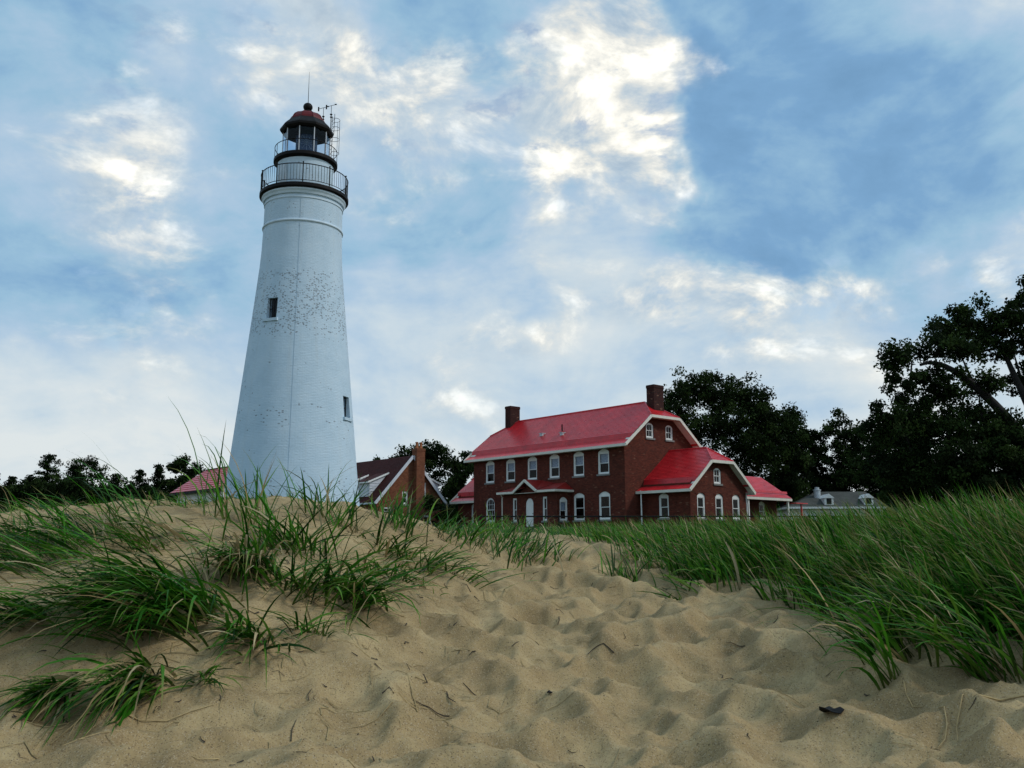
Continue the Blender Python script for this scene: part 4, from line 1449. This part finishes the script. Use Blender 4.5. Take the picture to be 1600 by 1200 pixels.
def conifer(label, x, y, h, r, seed, group, ragged=0.35):
    g = np.random.default_rng(seed)
    z0 = float(ground_z(x, y)) - 0.1
    o = thing('conifer_tree', label, 'tree', (x, y, z0), group=group)
    MB().tube([(0, 0, 0), (0.05, 0, h * .5), (0, 0, h)], [0.16, 0.10, 0.02], 6).build('trunk', M['bark'], o)
    cen, rad = [], []
    lb = MB()
    z = h * 0.10
    while z < h * 0.98:
        f = 1 - z / h
        rr = r * (f ** 0.8) + 0.12
        for k in range(max(3, int(7 * f + 2))):
            a = g.random() * 6.283
            L = rr * (1 - ragged + 2 * ragged * g.random())
            tip = (L * math.cos(a), L * math.sin(a), z + 0.10 * L)
            lb.tube([(0, 0, z), tip], [0.035, 0.012], 4, False)
            for s in np.linspace(0.25, 1, max(2, int(L / 0.35))):
                cen.append((tip[0] * s, tip[1] * s, z + 0.10 * L * s - 0.05))
                rad.append((0.42, 0.42, 0.26))
        z += 0.34
    lb.build('branch', M['bark'], o)
    v, c = leaf_cloud(np.array(cen), np.array(rad), len(cen) * 34, 0.24, g, 0.0)
    c = c * np.array([0.55, 0.6, 0.65])
    link('crown', quad_mesh('crown', v, c, M['leaf']), o)
    return o


# oak behind the brick house (crown 16 m wide)
broadleaf('tall rounded leafy tree rising behind the brick house chimney', 22.5, 100, 0.55, (0.3, 0, 6.0),
          [(-4.8, 0, 14.5, 2.6, 2.6, 2.4), (-1.6, 1, 16.2, 3.0, 3, 2.6), (1.0, 0, 15.3, 2.6, 2.6, 2.6), (3.6, -.5, 14.3, 2.4, 2.6, 2.9), (5.0, .5, 12.2, 2.2, 2.4, 2.2),
           (-3.8, -1, 11.2, 3.2, 3, 2.2), (0.2, -2, 11.6, 3.4, 3, 2.8), (3.4, -1, 9.6, 3.2, 3, 2.4), (-2.5, 0, 7.6, 3.4, 3, 2.2), (1.8, 0, 6.4, 3.6, 3, 2.4), (-6.0, 1, 12.2, 1.9, 2, 1.9), (-5, 0, 8.6, 2.4, 2, 2.2)],
          30000, 0.34, 11, puff=(0.6, 1.15))
broadleaf('leafy tree with drooping right side between house and grey roof', 29.3, 101, 0.4, (0.0, 0, 5.0),
          [(-1.2, 0, 12.8, 2.2, 2.2, 2.0), (0.9, 0, 11.6, 2.0, 2.2, 2.2), (1.6, 0, 8.6, 1.8, 2, 1.6), (-1.4, 0, 9.6, 2.4, 2.2, 2.4), (0.2, 0, 6.4, 2.8, 2.4, 1.9), (-1.8, 0, 4.4, 2.4, 2.4, 1.6), (1.8, 0, 3.8, 2.4, 2.4, 1.6), (1.6, 1, 13.6, 1.0, 1.0, 0.9)],
          15000, 0.34, 12, puff=(0.5, 1.0))
# smaller trees beyond the grey roofed house
for i, (x, y, h, w, lab) in enumerate([
        (34.0, 108, 14.4, 3.8, 'small upright tree directly behind the grey roofed house flue'),
        (38.8, 106, 15.2, 4.2, 'rounded dark tree behind the right dormer of the grey house'),
        (44.0, 104, 14.6, 4.2, 'low dark tree just right of the grey roofed house'),
        (30.5, 112, 7.4, 3.4, 'low bushy tree at the red annex roof corner')]):
    broadleaf(lab, x, y, 0.25, (0.2, 0, h * 0.3),
              [(-.3 * w, 0, h * .82, w * .45, w * .5, h * .14), (.3 * w, 0, h * .74, w * .5, w * .5, h * .16), (0, 0, h * .58, w * .8, w * .6, h * .16),
               (-.5 * w, 0, h * .40, w * .55, w * .5, h * .14), (.5 * w, 0, h * .42, w * .6, w * .5, h * .15), (0, 0, h * .24, w * .9, w * .6, h * .14)],
              13500, 0.36, 30 + i, puff=(0.5, 0.95), group='trees beyond the grey roofed house')
# big spreading tree at the right edge, with its arching limb
broadleaf('big spreading tree at right edge with high open crown', 38.0, 63, 0.62, (-2.2, 0, 8.0),
          [(-8.3, 0, 14.5, 1.5, 1.5, 1.1), (-6.4, .5, 15.0, 1.9, 1.6, 1.6), (-4.4, 0, 14.7, 2.1, 1.7, 2.0), (-2.2, 0, 15.6, 2.2, 1.8, 2.1), (0.3, 0, 16.3, 2.4, 2, 2.3), (2.4, 0, 15, 2.6, 2, 2.5),
           (-6.6, 0, 13.0, 1.4, 1.2, 1.1), (-5.0, 0, 13.4, 1.5, 1.3, 1.2), (-1.6, 0, 14.0, 1.8, 1.5, 1.5), (-7.6, 0, 13.6, 1.0, 1, 1.0), (-3.6, 0, 12.9, 1.2, 1.2, .7), (-1.0, 0, 13.4, 1.7, 1.6, 1.2), (.6, 0, 11.4, 1.6, 1.5, 1.4), (-2.8, .6, 10.9, 0.8, .8, 1.3), (-1.2, 0, 9.6, 1.1, 1.1, 1.0), (2.5, 0, 10, 2, 2, 2)],
          19000, 0.27, 21, puff=(0.35, 0.85),
          limbs=[(bez((-2.0, 0, 7.4), (-4.2, 0, 13.6), (-.5, 0, 1.2), 7), 0.30, 0.10), (bez((-1.6, 0, 7.0), (-.6, 0, 14.5), (-.9, 0, 1), 7), 0.34, 0.10), (bez((-3.4, 0, 12.2), (-6.0, 0, 13.9), (0, 0, .5), 5), 0.12, 0.04)])
broadleaf('wide low tree under the big one with arched bare limb', 33.4, 58.5, 0.5, (-1.4, 0, 6.6),
          [(-8.6, 0, 11.4, 1.3, 1.2, .7), (-6.9, 0, 11.9, 1.6, 1.4, .8), (-5.0, 0, 12.0, 1.5, 1.4, .8), (-8.9, 0, 9.8, 1.3, 1.3, 1.1), (-6.6, 0, 9.4, 2.0, 1.6, 1.4), (-3.9, 0, 9.5, 1.9, 1.6, 1.1),
           (-9.6, 0, 7.2, 1.8, 1.5, 1.5), (-6.6, 0, 6.6, 2.2, 1.7, 1.7), (-3.4, 0, 6.8, 2.2, 1.8, 1.8), (-.6, 0, 6.0, 2.0, 1.8, 1.8), (1.6, 0, 5.0, 2.2, 1.8, 2), (-9.0, 0, 4.6, 1.9, 1.6, 1.4), (-5.4, 0, 4.0, 2.2, 1.6, 1.4), (-2, 0, 3.6, 2.2, 1.6, 1.2)],
          21000, 0.27, 22, puff=(0.4, 0.9),
          limbs=[(bez((-.9, 0, 6.2), (-7.2, 0, 10.9), (-1.2, 0, 3.4), 10), 0.34, 0.09)])
broadleaf('dark bushy tree low on right behind tall dune grass', 29.0, 57, 0.2, (0, 0, 2.2),
          [(-1.4, 0, 4.6, 1.7, 1.4, 1.3), (.8, 0, 5.4, 1.7, 1.4, 1.5), (2.6, 0, 4.2, 1.6, 1.4, 1.4), (-.4, 0, 3.0, 2.2, 1.6, 1.2), (2, 0, 2.4, 2, 1.5, 1.1)], 8000, 0.26, 23, puff=(0.45, 0.85))
broadleaf('dense dark tree filling the space under the arched limb', 30.2, 66, 0.3, (0, 0, 3.2),
          [(-3.2, 0, 7.4, 2.0, 1.6, 1.5), (-.6, 0, 8.2, 2.0, 1.6, 1.5), (2.0, 0, 7.6, 2.0, 1.6, 1.6), (4.4, 0, 6.6, 2.0, 1.6, 1.6), (-3.6, 0, 5.0, 2.2, 1.6, 1.6), (-.6, 0, 5.2, 2.4, 1.6, 1.8), (2.6, 0, 4.6, 2.4, 1.6, 1.7), (5.2, 0, 4.0, 2.0, 1.6, 1.5), (-2, 0, 3, 2.6, 1.6, 1.3), (2, 0, 2.8, 2.6, 1.6, 1.2)],
          17000, 0.27, 28, puff=(0.5, 0.9))
# trees behind the cottage
broadleaf('dark leafy tree standing right behind the orange brick cottage', -9.6, 118, 0.4, (0, 0, 4),
          [(-3.2, 0, 10.0, 2.6, 2.2, 1.7), (-.4, 0, 10.4, 2.4, 2.2, 1.7), (2.4, 0, 9.0, 2.0, 2, 1.7), (-1.6, 0, 7.2, 3, 2.4, 1.8), (2.2, 0, 6.0, 2.8, 2.2, 1.8), (0, 0, 3.8, 4, 2.4, 1.6), (-6.0, 0, 9.2, 2.0, 2, 1.4), (-5, 0, 6, 2.4, 2, 2)],
          14000, 0.38, 24, puff=(0.55, 1.0))
broadleaf('smaller dark tree at the left end of the brick house', -5.2, 112, 0.3, (0, 0, 3),
          [(0, 0, 9.2, 1.8, 1.6, 1.2), (1.3, 0, 7.4, 1.8, 1.8, 1.6), (-1.2, 0, 6.2, 1.9, 1.8, 1.7), (.4, 0, 4.2, 2.6, 2, 1.6)], 7500, 0.36, 25, puff=(0.5, 0.9))

broadleaf('dark shrub between the orange cottage and the brick house', -6.2, 80, 0.1, (0, 0, 1.0),
          [(-.7, 0, 2.6, .9, .8, .8), (.6, 0, 2.2, .9, .8, .8), (0, 0, 1.2, 1.4, 1, .9), (1.3, 0, 1.4, .9, .8, .9)], 3200, 0.24, 90, puff=(0.3, 0.55), name='bush')
# left tree line: pines, spruces and brush
GRP = 'dark conifers along the left horizon'
for i, (x, y, h, r, lab) in enumerate([
        (-62.5, 112, 8.2, 3.0, 'low conifer at the far left edge of the photo'),
        (-58.6, 109, 7.4, 2.8, 'short ragged conifer second from the left edge'),
        (-55.0, 110, 10.4, 2.9, 'tallest conifer of the left tree line'),
        (-52.5, 112, 9.0, 3.0, 'conifer just right of the tallest left conifer'),
        (-47.0, 111, 7.9, 3.2, 'broad conifer midway between tallest pine and spruce'),
        (-44.0, 110, 8.4, 2.4, 'narrow conifer left of the pointed spruce'),
        (-42.3, 111, 9.2, 2.0, 'pointed spruce left of the red roofed outbuilding')]):
    conifer(lab, x, y, h, r, 60 + i, GRP)
broadleaf('rounded dark tree touching the red outbuilding roof', -38.6, 109, 0.25, (0, 0, 3),
          [(-.6, 0, 8.8, 1.4, 1.3, 1.0), (.9, 0, 7.6, 1.4, 1.3, 1.2), (-.9, 0, 6.2, 1.8, 1.5, 1.5), (1.2, 0, 5.4, 1.9, 1.5, 1.5), (0, 0, 3.4, 2.6, 2, 1.6)], 8000, 0.34, 26, puff=(0.45, 0.8))
broadleaf('thin twiggy brush tree between two left conifers', -50.0, 108, 0.15, (0, 0, 4.5),
          [(-1.6, 0, 8.4, 1.4, 1.2, .9), (.6, 0, 8.6, 1.6, 1.2, 1.0), (2.0, 0, 7.6, 1.2, 1.2, .9), (0, 0, 6.4, 2.4, 1.6, 1.6), (0, 0, 4, 3, 2, 2)], 5200, 0.26, 27, puff=(0.4, 0.8))
for i, (x, w, h) in enumerate([(-66, 7, 7.0), (-58, 7, 6.6), (-50.5, 7, 7.2), (-44, 6.5, 6.6), (-37, 6, 5.4)]):
    broadleaf(['dense low bush at the left edge under conifers', 'dense low bush beneath the second conifer from left', 'dense low bush beneath the tallest left conifers',
               'dense low bush beneath the pointed spruce', 'dense low bush in front of rounded tree by outbuilding'][i], x, 104 + i % 2, 0.12, (0, 0, 1.2),
              [(-w * .3, 0, h * .7, w * .4, 2, h * .3), (w * .3, 0, h * .65, w * .4, 2, h * .3), (0, 0, h * .4, w * .6, 2.2, h * .4)], 10000, 0.36, 70 + i, puff=(0.5, 0.95), group='bushes under the left tree line', name='bush')

# the far wood behind them reads as one dark mass
gw = np.random.default_rng(88)
n = 2400
wx = gw.uniform(-82, 78, n)
wy = gw.uniform(124, 134, n)
wh = np.interp(wx, [-82, -33, -20, 20, 78], [6.8, 6.4, 4.2, 4.0, 4.2]) + 2.2 * fbm(wx * 0.35, wx * 0, 3, 9) * 2
wz = 1.0 + wh * gw.random(n) ** 0.8
cen = np.stack([wx, wy, wz], 1)
v, c = leaf_cloud(cen, np.full((n, 3), 1.05), 110000, 0.5, gw)
tag(link('far_wood', quad_mesh('far_wood', v, c, M['leaf'])), 'far dark wood along the horizon behind conifers and houses', 'wood', kind='stuff')

# ------------------------------------------------------------------ dune grass
GREEN = np.array([(0.020, 0.105, 0.005), (0.034, 0.150, 0.008), (0.056, 0.195, 0.012), (0.010, 0.046, 0.004), (0.100, 0.215, 0.022)])
STRAW = np.array([(0.38, 0.29, 0.14), (0.30, 0.22, 0.10), (0.46, 0.38, 0.22)])


def blades(g, bx, by, az, length, tilt, bend, width, dead=0.08, segs=6, bright=1.0, lift=0.0):
    """ribbons that leave the sand at tilt, lean towards az and bend over; never pass below the sand"""
    n = len(bx)
    bz = ground_z(bx, by) - 0.02 + lift
    d = np.stack([np.cos(az), np.sin(az)], 1)
    tw = g.normal(0, 0.5, n)
    sx, sy = -np.sin(az + tw), np.cos(az + tw)
    P = np.stack([bx, by, bz], 1)
    st = (length / segs)[:, None]
    rows = [P.copy()]
    for k in range(segs):
        s = (k + 0.5) / segs
        ph = tilt + bend * s ** 1.5
        stepv = np.concatenate([d * np.sin(ph)[:, None], np.cos(ph)[:, None]], 1)
        P = P + stepv * st
        gz = ground_z(P[:, 0], P[:, 1]) + 0.012
        P[:, 2] = np.maximum(P[:, 2], gz)
        rows.append(P.copy())
    prof = [0.62, 0.95, 1.0, 0.88, 0.68, 0.42, 0.0] if segs == 6 else list(np.clip(1.02 - np.linspace(0, 1, segs + 1) ** 2, 0, 1))
    vs = []
    ez = g.normal(0, 0.35, n)
    for k, rw in enumerate(rows):
        wv = width * 0.5 * (prof[k] if k < segs else 0.0)
        off = np.stack([sx * wv, sy * wv, ez * wv], 1)
        if k < segs:
            vs += [rw - off, rw + off]
        else:
            vs += [rw]
    nv = 2 * segs + 1
    V_ = np.stack(vs, 1).reshape(-1, 3)
    base = np.arange(n)[:, None] * nv
    fl = []
    for k in range(segs - 1):
        fl.append(base + np.array([2 * k, 2 * k + 1, 2 * k + 3, 2 * k + 2]))
    quads = np.stack(fl, 1).reshape(n, -1)
    tri = base + np.array([2 * segs - 2, 2 * segs - 1, 2 * segs])
    F_ = np.concatenate([quads, tri], 1).ravel()
    cnt = np.tile(np.array([4] * (segs - 1) + [3]), n)
    col = GREEN[g.integers(0, len(GREEN), n)] * (0.7 + 0.6 * g.random((n, 1))) * bright
    dd = g.random(n) < dead
    col[dd] = (STRAW[g.integers(0, len(STRAW), n)] * (0.7 + 0.5 * g.random((n, 1))))[dd]
    C_ = np.repeat(col, nv, axis=0)
    # dry tips on some green blades
    sheath = np.array([0.20, 0.15, 0.06])
    for k_, f_ in ((0, 0.7), (1, 0.7), (2, 0.15), (3, 0.15)):
        bi = np.arange(n) * nv + k_
        C_[bi] = C_[bi] * (1 - f_) + sheath * f_ * (0.5 + 0.5 * g.random((n, 1)))
    tip = (g.random(n) < 0.3) & ~dd
    ti = (np.arange(n)[:, None] * nv + np.array([2 * segs - 2, 2 * segs - 1, 2 * segs]))[tip].ravel()
    C_[ti] = C_[ti] * 0.4 + np.array([0.28, 0.22, 0.09]) * 0.6
    return V_, F_, cnt, C_


def merge(parts):
    V_, F_, N_, C_ = [], [], [], []
    o = 0
    for v, f_, n, c_ in parts:
        V_.append(v)
        F_.append(f_ + o)
        N_.append(n)
        C_.append(c_)
        o += len(v)
    return np.concatenate(V_), np.concatenate(F_), np.concatenate(N_), np.concatenate(C_)


def grass_obj(name, parts, label=None, cat=None, group=None, kind=None, origin=None):
    v, f_, n, c_ = merge(parts)
    o = link(name, None)
    bpy.data.objects.remove(o)
    if origin is not None:
        v = v - np.array(origin)
    o = link(name, npmesh(name, v, f_, n, M['blade'], c_), None, origin)
    return tag(o, label, cat, group, kind)


def inside(poly, x, y):
    r_ = np.zeros(len(x), bool)
    n = len(poly)
    for i in range(n):
        x0, y0 = poly[i]
        x1, y1 = poly[(i + 1) % n]
        c_ = ((y0 > y) != (y1 > y)) & (x < (x1 - x0) * (y - y0) / (y1 - y0 + 1e-12) + x0)
        r_ ^= c_
    return r_


g = np.random.default_rng(101)
# 1. the dense stand on the right, leaning away from the wind
FIELD = [(2.6, 4.7), (2.36, 5.2), (2.25, 6.1), (2.1, 7.0), (1.85, 7.8), (1.5, 8.7), (1.15, 9.6), (0.95, 11), (0.95, 13), (0.7, 16), (0.3, 20), (24, 22), (24, 9), (9, 4.0), (4.5, 3.6)]
parts = []
N = 130000
y = 4.3 + 17.5 * g.random(N) ** 1.9
x = 0.2 + g.random(N) * (0.62 * y + 1.4)
clump = fbm(x * 1.6, y * 1.6, 3, 77)
depth_in = np.minimum(1, np.maximum(0, (x - np.interp(y, [4.7, 5.2, 6.1, 7.0, 7.8, 8.7, 9.6, 11, 13, 16, 20], [2.6, 2.36, 2.25, 2.1, 1.85, 1.5, 1.15, .95, .95, .7, .3])) / 1.2))
vis = (x < 0.62 * y + 1.6)
keep = inside(FIELD, x, y) & vis & (g.random(N) < np.interp(y, [5, 8, 12, 22], [0.95, 0.75, 0.45, 0.4])) & (clump * 0.9 + 1.1 * depth_in + 0.08 > g.random(N) * 0.75)
x, y = x[keep], y[keep]
depth_in = depth_in[keep]
n = len(x)
hgt = (0.52 + 0.34 * depth_in + 0.10 * fbm(x * .8, y * .8, 2, 5)) * g.uniform(0.65, 1.2, n)
hgt *= np.interp(y, [5, 8, 10.5, 14, 22], [0.88, 0.74, 0.60, 0.48, 0.46])
parts.append(blades(g, x, y, R(172) + g.normal(0, 0.6, n), hgt, np.abs(g.normal(0.34, 0.22, n)), np.abs(g.normal(0.9, 0.55, n)), g.uniform(0.009, 0.023, n), 0.08))
print('right stand', n)
grass_obj('dune_grass', parts, 'dense stand of tall green dune grass leaning left', 'grass', kind='stuff')

# 2. loose grass on the crest between mound and house and along the horizon
parts = []
N = 15000
x = g.uniform(-14, 9, N)
y = g.uniform(9.6, 24, N)
cl = fbm(x * 1.1, y * 1.1, 3, 91)
ridge = np.interp(x, [-14, -6, -4.2, -1.2, -0.6, 0.2, 0.9, 1.4, 9], [9.8, 9.8, 9.9, 9.9, 10.4, 12.4, 14.2, 13, 13])
keep = (np.abs(x) < 0.6 * y + 1.5) & (y > ridge) & (cl > g.random(N) * 0.5 - 0.12) & ~inside(FIELD, x, y)
x, y = x[keep], y[keep]
n = len(x)
parts.append(blades(g, x, y, R(165) + g.normal(0, 0.9, n), g.uniform(0.55, 1.15, n) * np.interp(x, [-6, -1.2, -0.2, 1.5], [0.24, 0.26, 0.40, 0.42]), np.abs(g.normal(0.3, 0.18, n)), np.abs(g.normal(0.85, 0.45, n)), g.uniform(0.009, 0.017, n), 0.25))
print('crest', n)
# sparse short shoots and dry stalks over the mound and the edge of the path
N = 16000
x = g.uniform(-5.5, 1.4, N)
y = g.uniform(4.6, 11, N)
cl = fbm(x * 1.4, y * 1.4, 3, 95)
onm = (x < np.interp(y, [4.6, 5.4, 6.5, 8, 9.5, 11], [-1.6, -1.0, -0.55, -0.1, 0.3, 0.4]) + g.normal(0, .12, N))
keep = onm & (cl > g.random(N) * 0.40 + 0.03)
x, y = x[keep], y[keep]
n = len(x)
parts.append(blades(g, x, y, np.where(x < -1.9, R(215), R(300)) + g.normal(0, 0.8, n), g.uniform(0.16, 0.58, n) * np.interp(y, [5.5, 6.6, 7.5], [1, 0.8, 0.5]), np.abs(g.normal(1.0, 0.4, n)), np.abs(g.normal(0.8, 0.5, n)), g.uniform(0.006, 0.013, n), 0.24))
print('mound shoots', n)
grass_obj('loose_dune_grass', parts, 'loose thin dune grass scattered over the sand mound and crest', 'grass', kind='stuff')

TUFT_LIST = [
    (-1.84, 5.18, 640, 0.15, 0.72, 232, 0.42, 0.9, 1.15, 0.07, 'largest dark green grass tuft sweeping left on the mound face'),
    (-1.74, 4.60, 150, 0.05, 0.66, 266, 0.18, 1.3, 0.9, 0.14, 'narrow grass tuft hanging down at the mound foot below the largest tuft'),
    (-2.06, 4.50, 110, 0.045, 0.46, 262, 0.2, 1.3, 0.9, 0.2, 'small grass tuft hanging at the mound foot near the left edge'),
    (-1.70, 6.10, 170, 0.08, 0.62, 268, 0.42, 0.9, 1.3, 0.35, 'grass tuft mixed with pale dead straw right of the largest tuft'),
    (-1.06, 6.20, 170, 0.10, 0.56, 318, 0.7, 0.95, 1.0, 0.08, 'low spreading grass tuft pointing right at the mound side'),
    (-1.36, 5.95, 90, 0.10, 0.52, 330, 1.3, 0.85, 0.9, 0.10, 'open star shaped grass tuft at the middle of the mound side'),
    (-1.60, 6.72, 140, 0.16, 0.55, 250, 1.3, 0.65, 0.9, 0.10, 'bushy grass tuft below the mound crest under the tower'),
    (-2.05, 7.30, 34, 0.14, 0.74, 150, 1.6, 0.35, 0.75, 0.08, 'tall grass tuft fanning up in front of the tower left side'),
    (-2.34, 7.34, 8, 0.08, 1.0, 178, 0.7, 0.15, 1.25, 0.10, 'long thin arching grass stems crossing the red outbuilding roof'),
    (-1.66, 7.84, 28, 0.14, 0.62, 90, 1.9, 0.38, 0.85, 0.08, 'tall grass tuft fanning up in front of the tower base middle'),
    (-1.40, 8.05, 34, 0.15, 0.48, 30, 1.7, 0.45, 0.8, 0.12, 'grass tuft on the crest at the tower right edge'),
    (-2.72, 6.82, 20, 0.12, 0.80, 170, 0.7, 0.5, 0.95, 0.10, 'long bladed grass tuft arching left below the tree line'),
    (-3.06, 6.60, 70, 0.18, 0.58, 190, 0.6, 0.9, 0.8, 0.10, 'low grass tuft leaning left on the left crest'),
    (-3.41, 6.60, 70, 0.22, 0.60, 175, 0.8, 0.85, 0.8, 0.12, 'grass tuft at the left edge before the conifers'),
    (-2.92, 5.86, 110, 0.17, 0.68, 200, 0.4, 0.95, 0.9, 0.10, 'flattened grass tuft lying left at the left edge'),
    (-2.50, 6.55, 80, 0.17, 0.50, 215, 0.6, 0.9, 0.9, 0.15, 'flattened grass tuft between left crest and largest tuft'),
    (-2.50, 5.05, 90, 0.07, 0.50, 240, 0.3, 1.2, 0.9, 0.18, 'small drooping grass tuft left below the largest tuft'),
    (-1.38, 5.10, 80, 0.07, 0.48, 268, 0.5, 1.15, 0.9, 0.15, 'small drooping grass tuft right below the largest tuft'),
    (-1.05, 8.60, 70, 0.12, 0.48, 50, 0.9, 0.45, 0.7, 0.08, 'bright green grass tuft in front of the brick cottage'),
    (-0.59, 7.92, 90, 0.15, 0.46, 335, 0.6, 1.05, 0.8, 0.12, 'flat grass tuft lying right beside the sandy path'),
    (-0.95, 7.75, 80, 0.13, 0.46, 325, 0.8, 0.9, 0.9, 0.10, 'small dark grass tuft below the cottage'),
    (-0.95, 7.05, 70, 0.13, 0.46, 320, 0.7, 1.0, 0.9, 0.12, 'low dark grass tuft lying downhill midway along the path side'),
    (0.18, 9.90, 110, 0.24, 0.46, 30, 0.9, 0.65, 0.7, 0.15, 'grass tuft at the left side of the path top'),
    (-0.40, 9.45, 110, 0.22, 0.44, 20, 0.9, 0.6, 0.7, 0.10, 'grass tuft on the slope below the far red wing roof'),
    (-0.05, 11.2, 80, 0.25, 0.44, 35, 0.9, 0.55, 0.7, 0.12, 'grass tuft in front of the house porch'),
    (-1.50, 4.68, 40, 0.035, 0.32, 285, 0.9, 1.2, 0.8, 0.10, 'tiny sprig of grass at the mound foot right of hanging tufts'),
    (-1.15, 5.40, 44, 0.07, 0.40, 300, 0.9, 0.9, 1.0, 0.12, 'small sparse grass tuft at the foot of the mound middle'),
    (1.93, 4.90, 22, 0.025, 0.74, 192, 0.35, 0.5, 1.35, 0.06, 'lone grass tuft with long blades drooping left over the sand'),
    (2.44, 4.80, 90, 0.07, 0.66, 172, 0.6, 0.55, 1.1, 0.14, 'grass tuft with exposed dry roots at the right edge'),
    (2.22, 5.34, 150, 0.15, 0.68, 180, 0.5, 0.55, 1.1, 0.10, 'leaning grass tuft at the near corner of the dense stand'),
    (1.53, 8.10, 26, 0.10, 0.46, 182, 1.0, 1.05, 0.7, 0.05, 'flat green blades lying on sand before the right grass'),
    (1.10, 9.00, 60, 0.10, 0.42, 120, 1.4, 0.45, 0.7, 0.15, 'upright grass tuft at the right side of the path'),
]
STICK_LIST = [
    (-0.53, 5.00, 118, 0.30, 0.0036, 0.2, 'straw', 'pale dry stalk lying in the middle foreground sand'),
    (-0.40, 4.92, 165, 0.20, 0.0040, 0.5, 'twig', 'dark curved twig right of the pale foreground stalk'),
    (-1.23, 5.10, 35, 0.34, 0.0040, 0.3, 'straw', 'long yellow stalk leaning on the mound foot'),
    (-1.58, 4.28, 28, 0.55, 0.0042, 0.4, 'straw', 'longest pale stalk across the lower left sand'),
    (-0.94, 4.60, 150, 0.24, 0.0036, 0.5, 'straw', 'forked yellow stalk below the mound foot'),
    (-1.85, 3.95, 10, 0.30, 0.0045, 0.9, 'straw', 'bent dry stem in the bottom left corner'),
    (0.59, 6.36, 170, 0.18, 0.0045, 0.6, 'twig', 'dark twig in the middle of the footprints'),
    (-0.21, 5.28, 140, 0.14, 0.0050, 0.3, 'twig', 'short brown twig in the centre foreground'),
    (2.08, 4.40, 205, 0.50, 0.0048, 0.9, 'straw', 'thick golden root running from the right edge tuft'),
    (1.92, 4.30, 235, 0.34, 0.0036, -0.7, 'straw', 'thin golden root below the thick one at right'),
    (1.47, 6.28, 130, 0.14, 0.0036, 0.2, 'twig', 'thin dark twig left of the drooping tuft'),
    (0.35, 4.05, 40, 0.20, 0.0026, 2.2, 'twig', 'curled thin stem at the bottom of the frame'),
]
LEAF_LIST = [(1.43, 4.36, 0.056, 'crumpled black leaf on the sand at lower right'),
             (0.28, 4.25, 0.020, 'small black leaf fragment at the bottom middle'),
             (0.20, 5.15, 0.018, 'small black fragment in the centre foreground hollow')]
# 3. single tufts: (x, y, blades, spread, length, bearing of lean in degrees, scatter, tilt, bend, dead, label)
for (x, y, n, sp_, L, az, sc, ti, be, de, lab) in TUFT_LIST:
    bx = x + g.normal(0, sp_, n)
    by = y + g.normal(0, sp_, n)
    pt = blades(g, bx, by, R(az) + g.normal(0, sc, n), L * g.uniform(0.55, 1.15, n), np.abs(g.normal(ti, 0.16, n)), np.maximum(g.normal(be, 0.3, n), 0.05), g.uniform(0.010, 0.020, n) * (1.0 if L > 0.4 else 0.7), de)
    grass_obj('grass_tuft', [pt], lab, 'grass', 'single grass tufts on the sand', origin=(x, y, float(ground_z(x, y))))

# ------------------------------------------------------------------ litter on the sand
g = np.random.default_rng(202)


def stick(mb, x, y, az, L, r, arch=0.0, n=5, lift=0.004):
    pts = []
    for k in range(n):
        s = k / (n - 1) - 0.5
        px_, py_ = x + math.cos(az + arch * s) * L * s, y + math.sin(az + arch * s) * L * s
        pts.append((px_, py_, float(ground_z(px_, py_)) + r * 0.8 + lift))
    mb.tube(pts, [r * (1 - 0.5 * k / (n - 1)) for k in range(n)], 4)


lit_ = MB()
for _ in range(600):
    x, y = g.uniform(-4.5, 4), g.uniform(3.7, 9.5)
    if g.random() > 0.35 + 0.5 * (x < -0.2):
        continue
    stick(lit_, x, y, g.uniform(0, 6.3), g.uniform(0.02, 0.10), g.uniform(0.0016, 0.0042), g.normal(0, .8), 3)
tag(lit_.build('plant_litter', M['twig']), 'tiny dark bits of dead plant scattered on the sand', 'litter', kind='stuff')
lit_ = MB()
for _ in range(1500):
    x, y = g.uniform(-4.5, 3.2), g.uniform(3.7, 9.5)
    if g.random() > 0.2 + 0.7 * (x < -0.2):
        continue
    stick(lit_, x, y, g.uniform(0, 6.3), g.uniform(0.05, 0.26), g.uniform(0.0014, 0.0034), g.normal(0, 1.0), 4)
tag(lit_.build('straw_litter', M['straw']), 'thin dry straw stalks strewn over the mound', 'litter', kind='stuff')
for (x, y, az, L, r, arch, mat, lab) in STICK_LIST:
    s_ = MB()
    stick(s_, 0 + x, y, R(az), L, r, arch, 6)
    z = float(ground_z(x, y))
    s_.v = [(a - x, b_ - y, c_ - z) for a, b_, c_ in s_.v]
    tag(s_.build('dry_stalk' if mat == 'straw' else 'twig', M[mat], loc=(x, y, z)), lab, 'stalk' if mat == 'straw' else 'twig')
for (x, y, s, lab) in LEAF_LIST:
    z = float(ground_z(x, y))
    lf = MB()
    ring_ = []
    for k in range(14):
        a = 2 * math.pi * k / 14
        rr = s * (1 + 0.35 * math.sin(3 * a + x) + 0.15 * math.sin(7 * a))
        ring_.append((rr * math.cos(a), rr * 0.7 * math.sin(a)))
    top = [(u, v, 0.012 + 0.35 * s * abs(u / s) ** 1.5 + 0.2 * s * math.sin(5 * v / s) * 0.4) for u, v in ring_]
    bot = [(u, v, q - 0.004) for u, v, q in top]
    lf.add([(0, 0, 0.02)] + top + [(0, 0, 0.014)] + bot, [(0, 1 + k, 1 + (k + 1) % 14) for k in range(14)] + [(15, 16 + (k + 1) % 14, 16 + k) for k in range(14)] +
           [(1 + k, 16 + k, 16 + (k + 1) % 14, 1 + (k + 1) % 14) for k in range(14)])
    tag(lf.build('dead_leaf', M['black'], loc=(x, y, z), rz=x * 7), lab, 'leaf')
